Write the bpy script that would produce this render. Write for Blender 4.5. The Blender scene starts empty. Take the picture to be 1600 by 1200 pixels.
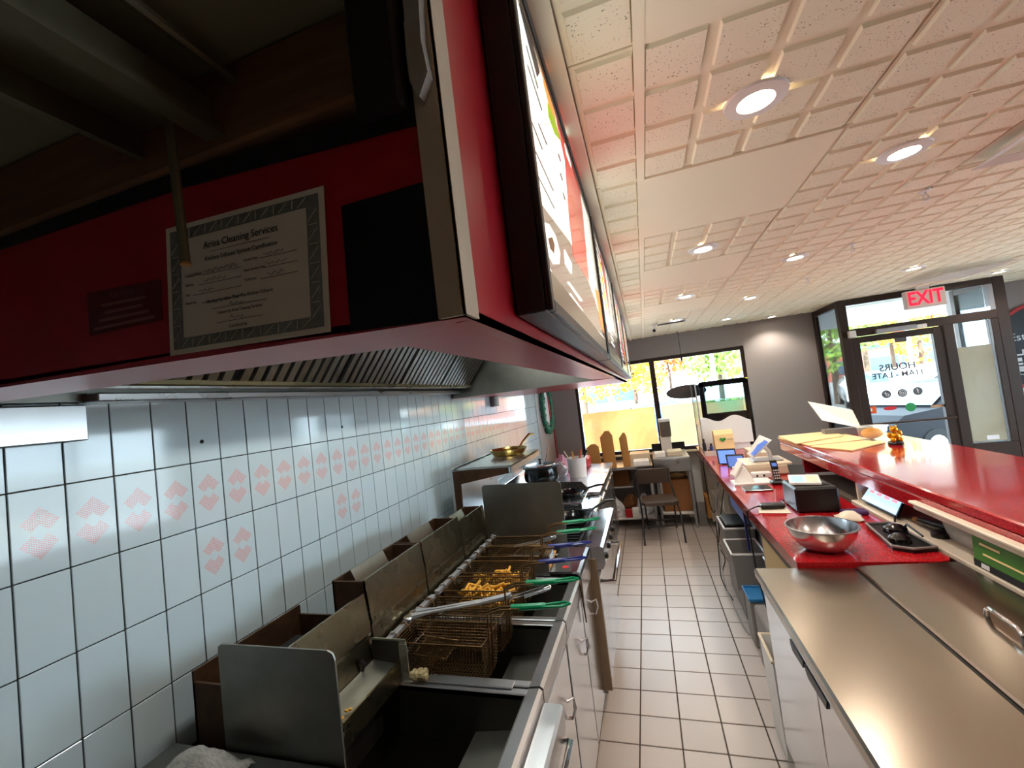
import bpy, bmesh, math, random
from mathutils import Vector, Matrix
random.seed(7)
S = bpy.context.scene
C = bpy.context.collection
PI = math.pi
# ------------------------------------------------------------------ camera
F_PX = 668.71
YAW, PITCH, ROLL = .2952, .048, -.1199
CAM = Vector((0, 0, 1.767))
def cam_axes():
    r = Vector((math.cos(YAW), math.sin(YAW), 0)); f = Vector((-math.sin(YAW), math.cos(YAW), 0)); u = Vector((0, 0, 1))
    cp, sp = math.cos(PITCH), math.sin(PITCH)
    f, u = cp*f + sp*u, cp*u - sp*f
    cr, sr = math.cos(ROLL), math.sin(ROLL)
    r, u = cr*r + sr*u, cr*u - sr*r
    return r, u, f
RT, UP, FW = cam_axes()
def at(px, py, **k):          # pixel -> point on the plane x=, y= or z=
    d = FW + (px-800)/F_PX*RT - (py-600)/F_PX*UP
    a, v = list(k.items())[0]; i = 'xyz'.index(a)
    return CAM + d*((v - CAM[i])/d[i])
cd = bpy.data.cameras.new('camera'); cam = bpy.data.objects.new('camera', cd); C.objects.link(cam)
cd.sensor_fit = 'HORIZONTAL'; cd.sensor_width = 36; cd.lens = 36*F_PX/1600; cd.clip_start = .02; cd.clip_end = 500
M = Matrix((RT, UP, -FW)).transposed().to_4x4(); M.translation = CAM
cam.matrix_world = M
S.camera = cam
# ------------------------------------------------------------------ world, sun, exposure
W = bpy.data.worlds.new('world'); S.world = W; W.use_nodes = True
bg = W.node_tree.nodes['Background']; bg.inputs[0].default_value = (.86, .93, 1, 1); bg.inputs[1].default_value = 6.5
sd = bpy.data.lights.new('sun', 'SUN'); sd.energy = 10; sd.angle = .01; sd.color = (1, .93, .82)
sun = bpy.data.objects.new('sun', sd); C.objects.link(sun); sun.rotation_euler = (math.radians(52), 0, math.radians(-28))
S.view_settings.view_transform = 'Standard'; S.view_settings.look = 'None'
S.view_settings.exposure = 1.5; S.view_settings.gamma = 1; S.view_settings.use_curve_mapping = False

# ------------------------------------------------------------------ materials
MATS = {}
def lin(c):
    return tuple((v/255/12.92 if v/255 <= .04045 else ((v/255+.055)/1.055)**2.4) for v in c)
def nd(nt, t, **kw):
    n = nt.nodes.new(t)
    for k, v in kw.items():
        if k.startswith('i_'): n.inputs[k[2:].replace('_', ' ')].default_value = v
        else: setattr(n, k, v)
    return n
def mat(name, rgb, rough=.5, metal=0, coat=0, emit=0, emit_rgb=None, alpha=1, trans=0, noise=0, nscale=8, rgb2=None, bump=0, bscale=40, stretch=None, rvar=0, ior=1.45, objrand=0, spec=.5):
    m = bpy.data.materials.new(name); m.use_nodes = True; nt = m.node_tree; b = nt.nodes['Principled BSDF']
    c = lin(rgb)
    b.inputs['Base Color'].default_value = (*c, 1); b.inputs['Roughness'].default_value = rough; b.inputs['Metallic'].default_value = metal
    b.inputs['Coat Weight'].default_value = coat; b.inputs['IOR'].default_value = ior; b.inputs['Specular IOR Level'].default_value = spec
    if coat: b.inputs['Coat Roughness'].default_value = .06
    if trans: b.inputs['Transmission Weight'].default_value = trans
    if alpha < 1: b.inputs['Alpha'].default_value = alpha
    if emit:
        b.inputs['Emission Color'].default_value = (*lin(emit_rgb or rgb), 1); b.inputs['Emission Strength'].default_value = emit
    tc = None
    if noise or bump or rvar:
        tc = nd(nt, 'ShaderNodeTexCoord'); mp = nd(nt, 'ShaderNodeMapping')
        nt.links.new(tc.outputs['Object'], mp.inputs[0])
        if stretch: mp.inputs['Scale'].default_value = stretch
    if noise or rvar:
        n = nd(nt, 'ShaderNodeTexNoise'); n.inputs['Scale'].default_value = nscale; n.inputs['Detail'].default_value = 5; n.inputs['Roughness'].default_value = .6
        nt.links.new(mp.outputs[0], n.inputs['Vector'])
        if noise:
            mx = nd(nt, 'ShaderNodeMix', data_type='RGBA')
            mx.inputs['A'].default_value = (*c, 1); mx.inputs['B'].default_value = (*lin(rgb2 or tuple(v*.6 for v in rgb)), 1)
            r = nd(nt, 'ShaderNodeMapRange'); r.inputs[1].default_value = .5 - .25; r.inputs[2].default_value = .5 + .25; r.inputs[4].default_value = noise
            nt.links.new(n.outputs[0], r.inputs[0]); nt.links.new(r.outputs[0], mx.inputs['Factor'])
            nt.links.new(mx.outputs['Result'], b.inputs['Base Color'])
        if rvar:
            r = nd(nt, 'ShaderNodeMapRange'); r.inputs[1].default_value = .3; r.inputs[2].default_value = .7
            r.inputs[3].default_value = max(.02, rough-rvar); r.inputs[4].default_value = rough+rvar
            nt.links.new(n.outputs[0], r.inputs[0]); nt.links.new(r.outputs[0], b.inputs['Roughness'])
    if objrand:
        oi = nd(nt, 'ShaderNodeObjectInfo'); hs = nd(nt, 'ShaderNodeHueSaturation')
        r = nd(nt, 'ShaderNodeMapRange'); r.inputs[3].default_value = 1-objrand; r.inputs[4].default_value = 1+objrand*.5
        nt.links.new(oi.outputs['Random'], r.inputs[0]); nt.links.new(r.outputs[0], hs.inputs['Value'])
        src = b.inputs['Base Color'].links[0].from_socket if b.inputs['Base Color'].links else None
        if src: nt.links.new(src, hs.inputs['Color'])
        else: hs.inputs['Color'].default_value = (*c, 1)
        nt.links.new(hs.outputs[0], b.inputs['Base Color'])
    if bump:
        n2 = nd(nt, 'ShaderNodeTexNoise'); n2.inputs['Scale'].default_value = bscale; n2.inputs['Detail'].default_value = 4
        bp = nd(nt, 'ShaderNodeBump'); bp.inputs['Strength'].default_value = bump; bp.inputs['Distance'].default_value = .01
        nt.links.new(mp.outputs[0], n2.inputs['Vector']); nt.links.new(n2.outputs[0], bp.inputs['Height']); nt.links.new(bp.outputs[0], b.inputs['Normal'])
    MATS[name] = m
    return m
def glass(name, tint=(235, 245, 248), refl=.9):
    m = bpy.data.materials.new(name); m.use_nodes = True; nt = m.node_tree; nt.nodes.clear()
    o = nd(nt, 'ShaderNodeOutputMaterial'); mx = nd(nt, 'ShaderNodeMixShader'); t = nd(nt, 'ShaderNodeBsdfTransparent'); g = nd(nt, 'ShaderNodeBsdfGlossy'); fr = nd(nt, 'ShaderNodeFresnel')
    t.inputs[0].default_value = (*lin(tint), 1); g.inputs['Roughness'].default_value = .02; fr.inputs[0].default_value = 1.45
    mu = nd(nt, 'ShaderNodeMath', operation='MULTIPLY'); mu.inputs[1].default_value = refl
    nt.links.new(fr.outputs[0], mu.inputs[0]); nt.links.new(mu.outputs[0], mx.inputs[0]); nt.links.new(t.outputs[0], mx.inputs[1]); nt.links.new(g.outputs[0], mx.inputs[2]); nt.links.new(mx.outputs[0], o.inputs[0])
    MATS[name] = m
def film(name, c1, c2, opac=.85, scale=3, stretch=(1, 1, 1), c3=None):   # printed or frosted translucent sheet
    m = bpy.data.materials.new(name); m.use_nodes = True; nt = m.node_tree; nt.nodes.clear()
    o = nd(nt, 'ShaderNodeOutputMaterial'); mx = nd(nt, 'ShaderNodeMixShader'); t = nd(nt, 'ShaderNodeBsdfTransparent')
    tl = nd(nt, 'ShaderNodeBsdfTranslucent'); df = nd(nt, 'ShaderNodeBsdfDiffuse'); m2 = nd(nt, 'ShaderNodeMixShader'); m2.inputs[0].default_value = .35
    tc = nd(nt, 'ShaderNodeTexCoord'); mp = nd(nt, 'ShaderNodeMapping'); mp.inputs['Scale'].default_value = stretch
    n = nd(nt, 'ShaderNodeTexNoise'); n.inputs['Scale'].default_value = scale; n.inputs['Detail'].default_value = 4; n.inputs['Distortion'].default_value = .6
    cr = nd(nt, 'ShaderNodeValToRGB'); e = cr.color_ramp.elements
    e[0].position = .35; e[0].color = (*lin(c1), 1); e[1].position = .62; e[1].color = (*lin(c2), 1)
    if c3: x = cr.color_ramp.elements.new(.78); x.color = (*lin(c3), 1)
    L = nt.links.new
    L(tc.outputs['Object'], mp.inputs[0]); L(mp.outputs[0], n.inputs['Vector']); L(n.outputs[0], cr.inputs[0]); L(cr.outputs[0], tl.inputs[0]); L(cr.outputs[0], df.inputs[0])
    L(tl.outputs[0], m2.inputs[1]); L(df.outputs[0], m2.inputs[2]); mx.inputs[0].default_value = opac
    L(t.outputs[0], mx.inputs[1]); L(m2.outputs[0], mx.inputs[2]); L(mx.outputs[0], o.inputs[0])
    MATS[name] = m

mat('grey_wall', (150, 143, 142), .6, bump=.05, bscale=90)
mat('dark_wall', (120, 118, 112), .7)
mat('grout', (46, 44, 42), .9)
mat('floor_grout', (74, 62, 54), .9)
mat('floor_tile', (184, 173, 166), .33, objrand=.06)
mat('wall_tile', (188, 199, 203), .09, noise=.0001, nscale=1, objrand=.045, coat=.3)
mat('ceiling_back', (220, 212, 196), .9)
mat('ceiling_plain', (238, 230, 208), .85)
mat('white_paint', (214, 208, 200), .5)
mat('steel', (196, 196, 198), .3, metal=1, noise=.2, nscale=3, rgb2=(176, 176, 178), rvar=.05)
mat('steel_bright', (215, 217, 222), .2, metal=1, rvar=.06, nscale=4)
mat('steel_top', (166, 155, 143), .23, metal=1, noise=.35, nscale=2.2, rgb2=(148, 136, 123), rvar=.02)
mat('steel_dull', (146, 144, 138), .4, metal=1, noise=.5, nscale=7, rgb2=(112, 108, 98), rvar=.08)
mat('steel_grease', (156, 148, 124), .27, metal=1, noise=.9, nscale=4, rgb2=(104, 84, 52), rvar=.08)
mat('steel_rust', (92, 62, 40), .6, metal=.6, noise=.8, nscale=14, rgb2=(40, 28, 22))
mat('vat_dark', (98, 95, 90), .38, metal=.9, noise=.6, nscale=6, rgb2=(58, 54, 48))
mat('oil', (8, 7, 6), .12, spec=.6)
mat('chrome', (225, 225, 228), .08, metal=1)
mat('range_side', (138, 118, 96), .45, noise=.5, nscale=5, rgb2=(108, 88, 66)); mat('tub_clear', (235, 235, 230), .15, alpha=.18); mat('wire', (124, 98, 66), .38, metal=.9, noise=.6, nscale=40, rgb2=(84, 56, 34))
mat('red_paint', (170, 28, 40), .32, noise=.3, nscale=7, rgb2=(150, 22, 34), bump=.06, bscale=14)
mat('red_flange_glare', (176, 44, 58), .38, noise=.3, nscale=6, rgb2=(160, 34, 48), bump=.05, bscale=14)  # pinker copy of red_paint, with the glare on the flange put into its colour
mat('cab_grey', (150, 142, 134), .8, noise=.5, nscale=30, rgb2=(110, 104, 98)); mat('beige_trim', (190, 172, 150), .6, noise=.4, nscale=10, rgb2=(168, 150, 128))
mat('wood_beam', (124, 88, 54), .75, noise=.8, nscale=4, rgb2=(74, 50, 32), stretch=(1, 12, 12))
mat('matt_black', (20, 18, 18), .85)  # dull black for charred timber, black strip, slots, holes and flue insides
mat('duct_olive', (124, 122, 96), .7, noise=.5, nscale=4, rgb2=(96, 94, 74))
mat('zinc', (120, 116, 92), .5, metal=.7, noise=.6, nscale=9, rgb2=(84, 80, 62))
mat('navy_panel', (12, 14, 24), .35)
mat('paper', (222, 212, 194), .8)
mat('paper_white', (238, 236, 232), .75)
mat('ink', (22, 22, 26), .8)
mat('ink_grey', (110, 110, 110), .8)
mat('cert_border', (104, 108, 104), .8, noise=.7, nscale=120, rgb2=(150, 150, 144))
mat('plate_red', (96, 22, 28), .5)
mat('plate_text', (140, 92, 88), .6)
mat('black', (16, 15, 16), .4)
mat('black_gloss', (12, 12, 14), .15)
mat('black_cloth', (24, 24, 28), .9)
mat('bronze_frame', (52, 40, 35), .38, metal=.3)
mat('brown_vinyl', (74, 60, 50), .5, bump=.04, bscale=120)
mat('white_plastic', (226, 224, 222), .35)
mat('cream_plastic', (220, 206, 182), .4)
mat('grey_plastic', (126, 122, 120), .45)
mat('blue_plastic', (40, 120, 180), .4)
mat('navy_plastic', (38, 44, 110), .4)
mat('lav_panel', (122, 140, 200), .4)
mat('silver_paint', (168, 168, 172), .35, metal=.4)
mat('green_grip', (10, 128, 84), .3)
mat('blue_grip', (30, 38, 110), .3)
mat('card', (188, 132, 70), .8, noise=.3, nscale=20, rgb2=(170, 116, 58))
mat('card_pale', (236, 206, 150), .75, noise=.3, nscale=5, rgb2=(226, 192, 134))
mat('brown_carton', (140, 92, 54), .85)
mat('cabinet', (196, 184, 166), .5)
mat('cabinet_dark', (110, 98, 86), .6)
mat('cab_inside', (50, 44, 40), .8)
mat('shelf_white', (216, 204, 186), .45)
mat('gold', (214, 150, 30), .28, metal=.75)
mat('brass_pan', (180, 150, 84), .24, metal=1)
mat('fry', (222, 170, 58), .6, noise=.6, nscale=60, rgb2=(176, 104, 28))
mat('crumb', (176, 160, 120), .9, noise=.9, nscale=90, rgb2=(110, 96, 70))
mat('green_box', (62, 118, 40), .45)
mat('bag_print', (86, 150, 60), .6)
mat('heart', (58, 132, 50), .6)
mat('orange_food', (240, 168, 30), .5)
mat('pink_cloth', (214, 150, 170), .7)
mat('red_plastic', (186, 26, 38), .3)
mat('purple', (66, 36, 84), .6)
mat('foil', (190, 190, 176), .3, metal=.8, bump=.5, bscale=60)
mat('news', (190, 184, 176), .85, noise=.9, nscale=70, rgb2=(120, 116, 112), stretch=(1, 5, 1))
mat('clear_plastic', (230, 232, 232), .2, alpha=.35)
mat('milky_plastic', (226, 218, 206), .35, alpha=.5)
mat('glove_plastic', (236, 236, 240), .3, alpha=.8)
mat('orange_sticker', (214, 92, 34), .5); mat('red_sticker', (200, 36, 44), .5); mat('green_sticker', (30, 140, 76), .5)
mat('sticker_ink', (84, 84, 88), .5); mat('tan_tape', (170, 140, 110), .6)
mat('exit_face', (222, 206, 196), .5)
mat('exit_red', (235, 20, 50), .5, emit=.55, emit_rgb=(255, 20, 56))
mat('lamp', (255, 244, 225), .5, emit=14, emit_rgb=(255, 238, 210))
mat('lamp_dim', (255, 244, 225), .5, emit=2.5, emit_rgb=(245, 250, 235)); mat('screen_blue', (70, 100, 190), .2, emit=.7, emit_rgb=(80, 112, 205)); mat('screen_blue_dim', (64, 88, 150), .2, emit=.45, emit_rgb=(76, 104, 168))
mat('screen_pale', (150, 190, 230), .2, emit=.75, emit_rgb=(140, 180, 225)); mat('screen_pink', (236, 130, 140), .3, emit=.8, emit_rgb=(238, 120, 130)); mat('screen_cyan', (110, 200, 235), .2, emit=.9)
mat('menu_white', (240, 242, 236), .15, emit=.85, emit_rgb=(240, 246, 236), coat=1)
mat('menu_red', (214, 40, 40), .15, emit=.5, emit_rgb=(226, 44, 40), coat=1)
mat('menu_grey', (150, 130, 124), .15, emit=.2, emit_rgb=(150, 128, 120), coat=1)
mat('menu_text', (60, 62, 76), .3); mat('menu_grey_text', (170, 170, 170), .3); mat('menu_yellow', (236, 180, 30), .3, emit=.4); mat('menu_green', (140, 180, 20), .3, emit=.3)
mat('menu_brown', (120, 70, 30), .3, emit=.15); mat('menu_orange', (240, 140, 70), .3, emit=.4); mat('menu_frame', (26, 22, 24), .4); mat('menu_inner', (150, 136, 120), .3, metal=.5)
mat('sign_black', (26, 24, 34), .4); mat('sign_red', (186, 36, 44), .4); mat('sign_white', (220, 224, 230), .5)
mat('wreath_green', (60, 120, 96), .6); mat('oval_sign', (64, 58, 56), .5)
mat('asphalt', (150, 150, 152), .9, noise=.4, nscale=2, rgb2=(130, 130, 134)); mat('pavement', (190, 186, 180), .9); mat('grass_out', (120, 140, 70), .9)
mat('car_red', (170, 30, 48), .25, coat=1); mat('car_blue', (60, 90, 150), .25, coat=1); mat('car_white', (228, 230, 234), .25, coat=1); mat('car_silver', (170, 176, 184), .3, metal=.5, coat=1); mat('car_dark', (34, 36, 42), .7, spec=.2)
mat('car_glass', (60, 78, 92), .08); mat('tyre', (28, 28, 30), .8); mat('lampglass', (230, 230, 236), .1)
mat('leaf_yellow', (226, 186, 50), .7, objrand=.2); mat('leaf_green', (130, 160, 60), .7, objrand=.2); mat('leaf_orange', (220, 130, 50), .7, objrand=.2); mat('bark', (90, 72, 58), .9)
mat('brick_out', (170, 96, 80), .8); mat('stucco_out', (196, 196, 196), .8); mat('teal_out', (60, 160, 160), .6); mat('pole_out', (170, 172, 176), .6)
glass('glass'); glass('case_glass', (225, 238, 240), 1)
film('window_print', (246, 186, 134), (250, 218, 160), .9, 2.2, (1, 1, .8), (250, 226, 170))
film('window_print_green', (214, 226, 184), (248, 214, 174), .88, 2.4, (1, 1, .8), (250, 214, 160))
film('frost', (176, 176, 168), (196, 196, 190), .92, 2)
film('vest_frost', (176, 168, 150), (190, 184, 170), .9, 2)

def special(name, base, fn):
    m = mat(name, *base[0], **base[1]); nt = m.node_tree; b = nt.nodes['Principled BSDF']; fn(nt, b); return m
def m2(nt, op, a, b=None, clamp=False):
    n = nd(nt, 'ShaderNodeMath', operation=op); n.use_clamp = clamp
    for i, v in enumerate((a, b)):
        if v is None: continue
        if isinstance(v, (int, float)): n.inputs[i].default_value = v
        else: nt.links.new(v, n.inputs[i])
    return n.outputs[0]
def decor(nt, b):      # dotted two-lozenge print on a ceramic tile (flat print)
    tc = nd(nt, 'ShaderNodeTexCoord'); sx = nd(nt, 'ShaderNodeSeparateXYZ'); nt.links.new(tc.outputs['Object'], sx.inputs[0])
    u, v = sx.outputs['Y'], sx.outputs['Z']
    def dia(cv, h, cu=0): return m2(nt, 'LESS_THAN', m2(nt, 'ADD', m2(nt, 'ABSOLUTE', m2(nt, 'SUBTRACT', u, cu)), m2(nt, 'ABSOLUTE', m2(nt, 'SUBTRACT', v, cv))), h)
    up = m2(nt, 'MAXIMUM', dia(.024, .036, .001), dia(-.026, .036, -.001))
    hole = m2(nt, 'SUBTRACT', 1.0, dia(0, .0185))
    a = m2(nt, 'MULTIPLY', up, hole)
    st = m2(nt, 'GREATER_THAN', m2(nt, 'SINE', m2(nt, 'MULTIPLY', m2(nt, 'ADD', v, m2(nt, 'MULTIPLY', u, .55)), 2*PI/.0052)), -.3)
    st2 = m2(nt, 'GREATER_THAN', m2(nt, 'SINE', m2(nt, 'MULTIPLY', u, 2*PI/.0042)), -.75)
    f = m2(nt, 'MULTIPLY', m2(nt, 'MULTIPLY', a, st), st2)
    mx = nd(nt, 'ShaderNodeMix', data_type='RGBA')
    src = b.inputs['Base Color'].links[0].from_socket
    nt.links.new(f, mx.inputs['Factor']); nt.links.new(src, mx.inputs['A']); mx.inputs['B'].default_value = (*lin((212, 138, 134)), 1)
    nt.links.new(mx.outputs['Result'], b.inputs['Base Color'])
special('wall_tile_print', (((188, 199, 203), .09), dict(noise=.0001, nscale=1, objrand=.045, coat=.3)), decor)
def fissure(nt, b):    # mineral-fibre pinholes
    tc = nd(nt, 'ShaderNodeTexCoord'); L = nt.links.new
    n = nd(nt, 'ShaderNodeTexNoise'); n.inputs['Scale'].default_value = 190; n.inputs['Detail'].default_value = 2
    n2 = nd(nt, 'ShaderNodeTexNoise'); n2.inputs['Scale'].default_value = 28
    L(tc.outputs['Object'], n.inputs['Vector']); L(tc.outputs['Object'], n2.inputs['Vector'])
    f = m2(nt, 'LESS_THAN', m2(nt, 'ADD', n.outputs[0], m2(nt, 'MULTIPLY', n2.outputs[0], .25)), .45)
    mx = nd(nt, 'ShaderNodeMix', data_type='RGBA'); L(f, mx.inputs['Factor'])
    mx.inputs['A'].default_value = (*lin((236, 228, 206)), 1); mx.inputs['B'].default_value = (*lin((110, 92, 80)), 1)
    L(mx.outputs['Result'], b.inputs['Base Color'])
special('ceiling_fissured', (((212, 194, 178), .9), {}), fissure)
def quartz(nt, b):
    tc = nd(nt, 'ShaderNodeTexCoord'); L = nt.links.new
    n = nd(nt, 'ShaderNodeTexNoise'); n.inputs['Scale'].default_value = 160; n.inputs['Detail'].default_value = 3
    L(tc.outputs['Object'], n.inputs['Vector'])
    cr = nd(nt, 'ShaderNodeValToRGB'); e = cr.color_ramp.elements
    e[0].position = .35; e[0].color = (*lin((138, 14, 24)), 1); e[1].position = .66; e[1].color = (*lin((188, 32, 38)), 1)
    x = e.new(.76); x.color = (*lin((206, 86, 80)), 1)
    L(n.outputs[0], cr.inputs[0]); L(cr.outputs[0], b.inputs['Base Color'])
special('red_quartz', (((180, 20, 32), .16), dict(coat=.5, ior=1.5)), quartz)

# ------------------------------------------------------------------ mesh builder
OFF = {}
class B:
    def __init__(s): s.v = []; s.f = []
    def add(s, vs, fs):
        n = len(s.v); s.v += [tuple(p) for p in vs]; s.f += [tuple(i+n for i in f) for f in fs]; return s
    def box(s, x0, x1, y0, y1, z0, z1, b=0):
        lo = (min(x0, x1), min(y0, y1), min(z0, z1)); hi = (max(x0, x1), max(y0, y1), max(z0, z1))
        if b <= 0:
            vs = [(x, y, z) for x in (lo[0], hi[0]) for y in (lo[1], hi[1]) for z in (lo[2], hi[2])]
            return s.add(vs, [(0, 1, 3, 2), (4, 6, 7, 5), (0, 4, 5, 1), (2, 3, 7, 6), (0, 2, 6, 4), (1, 5, 7, 3)])
        b = min(b, *[(hi[i]-lo[i])*.49 for i in range(3)])
        idx = {}; vs = []
        for sx in (0, 1):
            for sy in (0, 1):
                for sz in (0, 1):
                    sg = (sx, sy, sz)
                    for a in range(3):
                        p = [(hi[i] if sg[i] else lo[i]) for i in range(3)]
                        for i in range(3):
                            if i != a: p[i] += -b if sg[i] else b
                        idx[(sg, a)] = len(vs); vs.append(p)
        fs = []
        for a in range(3):
            o = [i for i in range(3) if i != a]
            for sa in (0, 1):
                q = []
                for (p, r) in ((0, 0), (1, 0), (1, 1), (0, 1)):
                    sg = [0]*3; sg[a] = sa; sg[o[0]] = p; sg[o[1]] = r; q.append(idx[(tuple(sg), a)])
                fs.append(q)
            for p in (0, 1):
                for r in (0, 1):
                    g0 = [0]*3; g0[o[0]] = p; g0[o[1]] = r; g1 = list(g0); g1[a] = 1
                    g0, g1 = tuple(g0), tuple(g1)
                    fs.append((idx[(g0, o[0])], idx[(g1, o[0])], idx[(g1, o[1])], idx[(g0, o[1])]))
        for sx in (0, 1):
            for sy in (0, 1):
                for sz in (0, 1): fs.append([idx[((sx, sy, sz), a)] for a in range(3)])
        return s.add(vs, fs)
    def cbox(s, c, d, b=0): return s.box(c[0]-d[0]/2, c[0]+d[0]/2, c[1]-d[1]/2, c[1]+d[1]/2, c[2]-d[2]/2, c[2]+d[2]/2, b)
    def prism(s, poly, axis, lo, hi):      # poly in the two other axes in xyz order
        n = len(poly); vs = []
        for h in (lo, hi):
            for p in poly:
                q = list(p); q.insert(axis, h); vs.append(q)
        return s.add(vs, [tuple(range(n)), tuple(range(2*n-1, n-1, -1))] + [(i, (i+1) % n, n+(i+1) % n, n+i) for i in range(n)])
    def tube(s, pts, r, n=8, closed=False, caps=True):
        pts = [Vector(p) for p in pts]; m = len(pts); rings = []
        rr = r if isinstance(r, (list, tuple)) else [r]*m
        up = None
        for i, p in enumerate(pts):
            if closed: t = (pts[(i+1) % m]-pts[i-1])
            else: t = pts[min(i+1, m-1)]-pts[max(i-1, 0)]
            t = t.normalized() if t.length > 1e-9 else Vector((0, 0, 1))
            if up is None: up = Vector((0, 0, 1)) if abs(t.z) < .9 else Vector((1, 0, 0))
            a = t.cross(up); a = a.normalized() if a.length > 1e-6 else t.orthogonal().normalized(); b = a.cross(t).normalized(); up = b
            rings.append([p + rr[i]*(a*math.cos(2*PI*k/n+PI/n) + b*math.sin(2*PI*k/n+PI/n)) for k in range(n)])
        vs = [v for rg in rings for v in rg]; fs = []
        for i in range(m if closed else m-1):
            j = (i+1) % m
            for k in range(n): fs.append((i*n+k, i*n+(k+1) % n, j*n+(k+1) % n, j*n+k))
        if not closed and caps: fs += [tuple(range(n)), tuple(range((m-1)*n, m*n))]
        return s.add(vs, fs)
    def lathe(s, prof, c=(0, 0, 0), n=24, axis='z', sx=1, sy=1, cap=True):
        vs = []; fs = []; m = len(prof)
        for (r, h) in prof:
            for k in range(n):
                a = 2*PI*k/n; x, y = r*math.cos(a)*sx, r*math.sin(a)*sy
                if axis == 'z': vs.append((c[0]+x, c[1]+y, c[2]+h))
                elif axis == 'x': vs.append((c[0]+h, c[1]+x, c[2]+y))
                else: vs.append((c[0]+x, c[1]+h, c[2]+y))
        for i in range(m-1):
            for k in range(n): fs.append((i*n+k, i*n+(k+1) % n, (i+1)*n+(k+1) % n, (i+1)*n+k))
        if cap and prof[0][0] > 1e-6: fs.append(tuple(range(n)))
        if cap and prof[-1][0] > 1e-6: fs.append(tuple(range((m-1)*n, m*n)))
        return s.add(vs, fs)
    def sphere(s, c, r, n=10, m=7, sc=(1, 1, 1)):
        vs = []; fs = []
        for i in range(m+1):
            t = PI*i/m
            for k in range(n):
                a = 2*PI*k/n; vs.append((c[0]+r*sc[0]*math.sin(t)*math.cos(a), c[1]+r*sc[1]*math.sin(t)*math.sin(a), c[2]+r*sc[2]*math.cos(t)))
        for i in range(m):
            for k in range(n): fs.append((i*n+k, i*n+(k+1) % n, (i+1)*n+(k+1) % n, (i+1)*n+k))
        return s.add(vs, fs)
    def quad(s, a, b, c, d): return s.add([a, b, c, d], [(0, 1, 2, 3)])
    def slab(s, a, b, c, d, t):     # a quad with thickness t (Vector)
        q = [Vector(p) for p in (a, b, c, d)]; t = Vector(t)
        return s.add(q+[p+t for p in q], [(0, 1, 2, 3), (7, 6, 5, 4), (0, 4, 5, 1), (1, 5, 6, 2), (2, 6, 7, 3), (3, 7, 4, 0)])
    def xf(s, M, i0=0):
        for i in range(i0, len(s.v)): s.v[i] = tuple(M @ Vector(s.v[i]))
        return s
    def mesh(s, name, m, off=None, smooth=None):
        me = bpy.data.meshes.new(name)
        o = off or (0, 0, 0)
        me.from_pydata([(p[0]-o[0], p[1]-o[1], p[2]-o[2]) for p in s.v], [], s.f)
        bm = bmesh.new(); bm.from_mesh(me); bmesh.ops.remove_doubles(bm, verts=bm.verts, dist=1e-6); bmesh.ops.recalc_face_normals(bm, faces=bm.faces)
        if smooth:
            for f in bm.faces: f.smooth = True
            for e in bm.edges:
                if len(e.link_faces) == 2 and e.calc_face_angle(0) > smooth: e.smooth = False
        bm.to_mesh(me); bm.free()
        me.materials.append(MATS[m])
        return me
    def build(s, name, m, parent=None, smooth=None, loc=None, label=None, kind=None):
        off = OFF.get(parent.name if parent else None) or loc
        o = bpy.data.objects.new(name, s.mesh(name, m, off, smooth)); C.objects.link(o)
        if parent: o.parent = parent; OFF[o.name] = OFF.get(parent.name)
        elif loc is not None: o.location = loc; OFF[o.name] = Vector(loc)
        if label: o['label'] = label
        if kind: o['kind'] = kind
        return o
def thing(name, label, cat, loc=(0, 0, 0), group=None, rz=0, local=False):
    o = bpy.data.objects.new(name, None); o.empty_display_size = .05; C.objects.link(o); o.location = loc; o.rotation_euler = (0, 0, rz)
    o['label'] = label; o['category'] = cat
    if group: o['group'] = group
    OFF[o.name] = None if local else Vector(loc)
    return o
def tag(o, label, cat, group=None, kind=None):
    o['label'] = label; o['category'] = cat
    if group: o['group'] = group
    if kind: o['kind'] = kind
    return o
def inst(name, me, parent, loc):
    o = bpy.data.objects.new(name, me); C.objects.link(o); o.parent = parent
    po = OFF.get(parent.name) or Vector((0, 0, 0)); o.location = Vector(loc)-po
    return o
def dup(root, loc, label=None, group=None, rz=None):
    def cp(o, par):
        c = o.copy(); C.objects.link(c); c.parent = par
        for ch in o.children: cp(ch, c)
        return c
    r = cp(root, None); r.location = loc
    if rz is not None: r.rotation_euler = (0, 0, rz)
    if label: r['label'] = label
    if group: r['group'] = group
    return r
def text(name, body, m, size, mtx, parent, ext=.0006, align='CENTER', label=None, bold=0):
    cu = bpy.data.curves.new(name, 'FONT'); cu.body = body; cu.size = size; cu.extrude = ext; cu.align_x = align; cu.align_y = 'CENTER'; cu.resolution_u = 3; cu.offset = bold
    o = bpy.data.objects.new(name, cu); C.objects.link(o)
    me = bpy.data.meshes.new_from_object(o.evaluated_get(bpy.context.evaluated_depsgraph_get()))
    bpy.data.objects.remove(o); bpy.data.curves.remove(cu)
    me.transform(mtx)
    if parent:
        po = OFF.get(parent.name)
        if po: me.transform(Matrix.Translation(-po))
    me.materials.clear(); me.materials.append(MATS[m])
    ob = bpy.data.objects.new(name, me); C.objects.link(ob); ob.parent = parent; OFF[ob.name] = OFF.get(parent.name) if parent else None
    if label: ob['label'] = label
    return ob
def face_mtx(o, right, up):
    r = Vector(right).normalized(); u = Vector(up).normalized(); n = r.cross(u)
    m = Matrix((r, u, n)).transposed().to_4x4(); m.translation = Vector(o); return m
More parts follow.
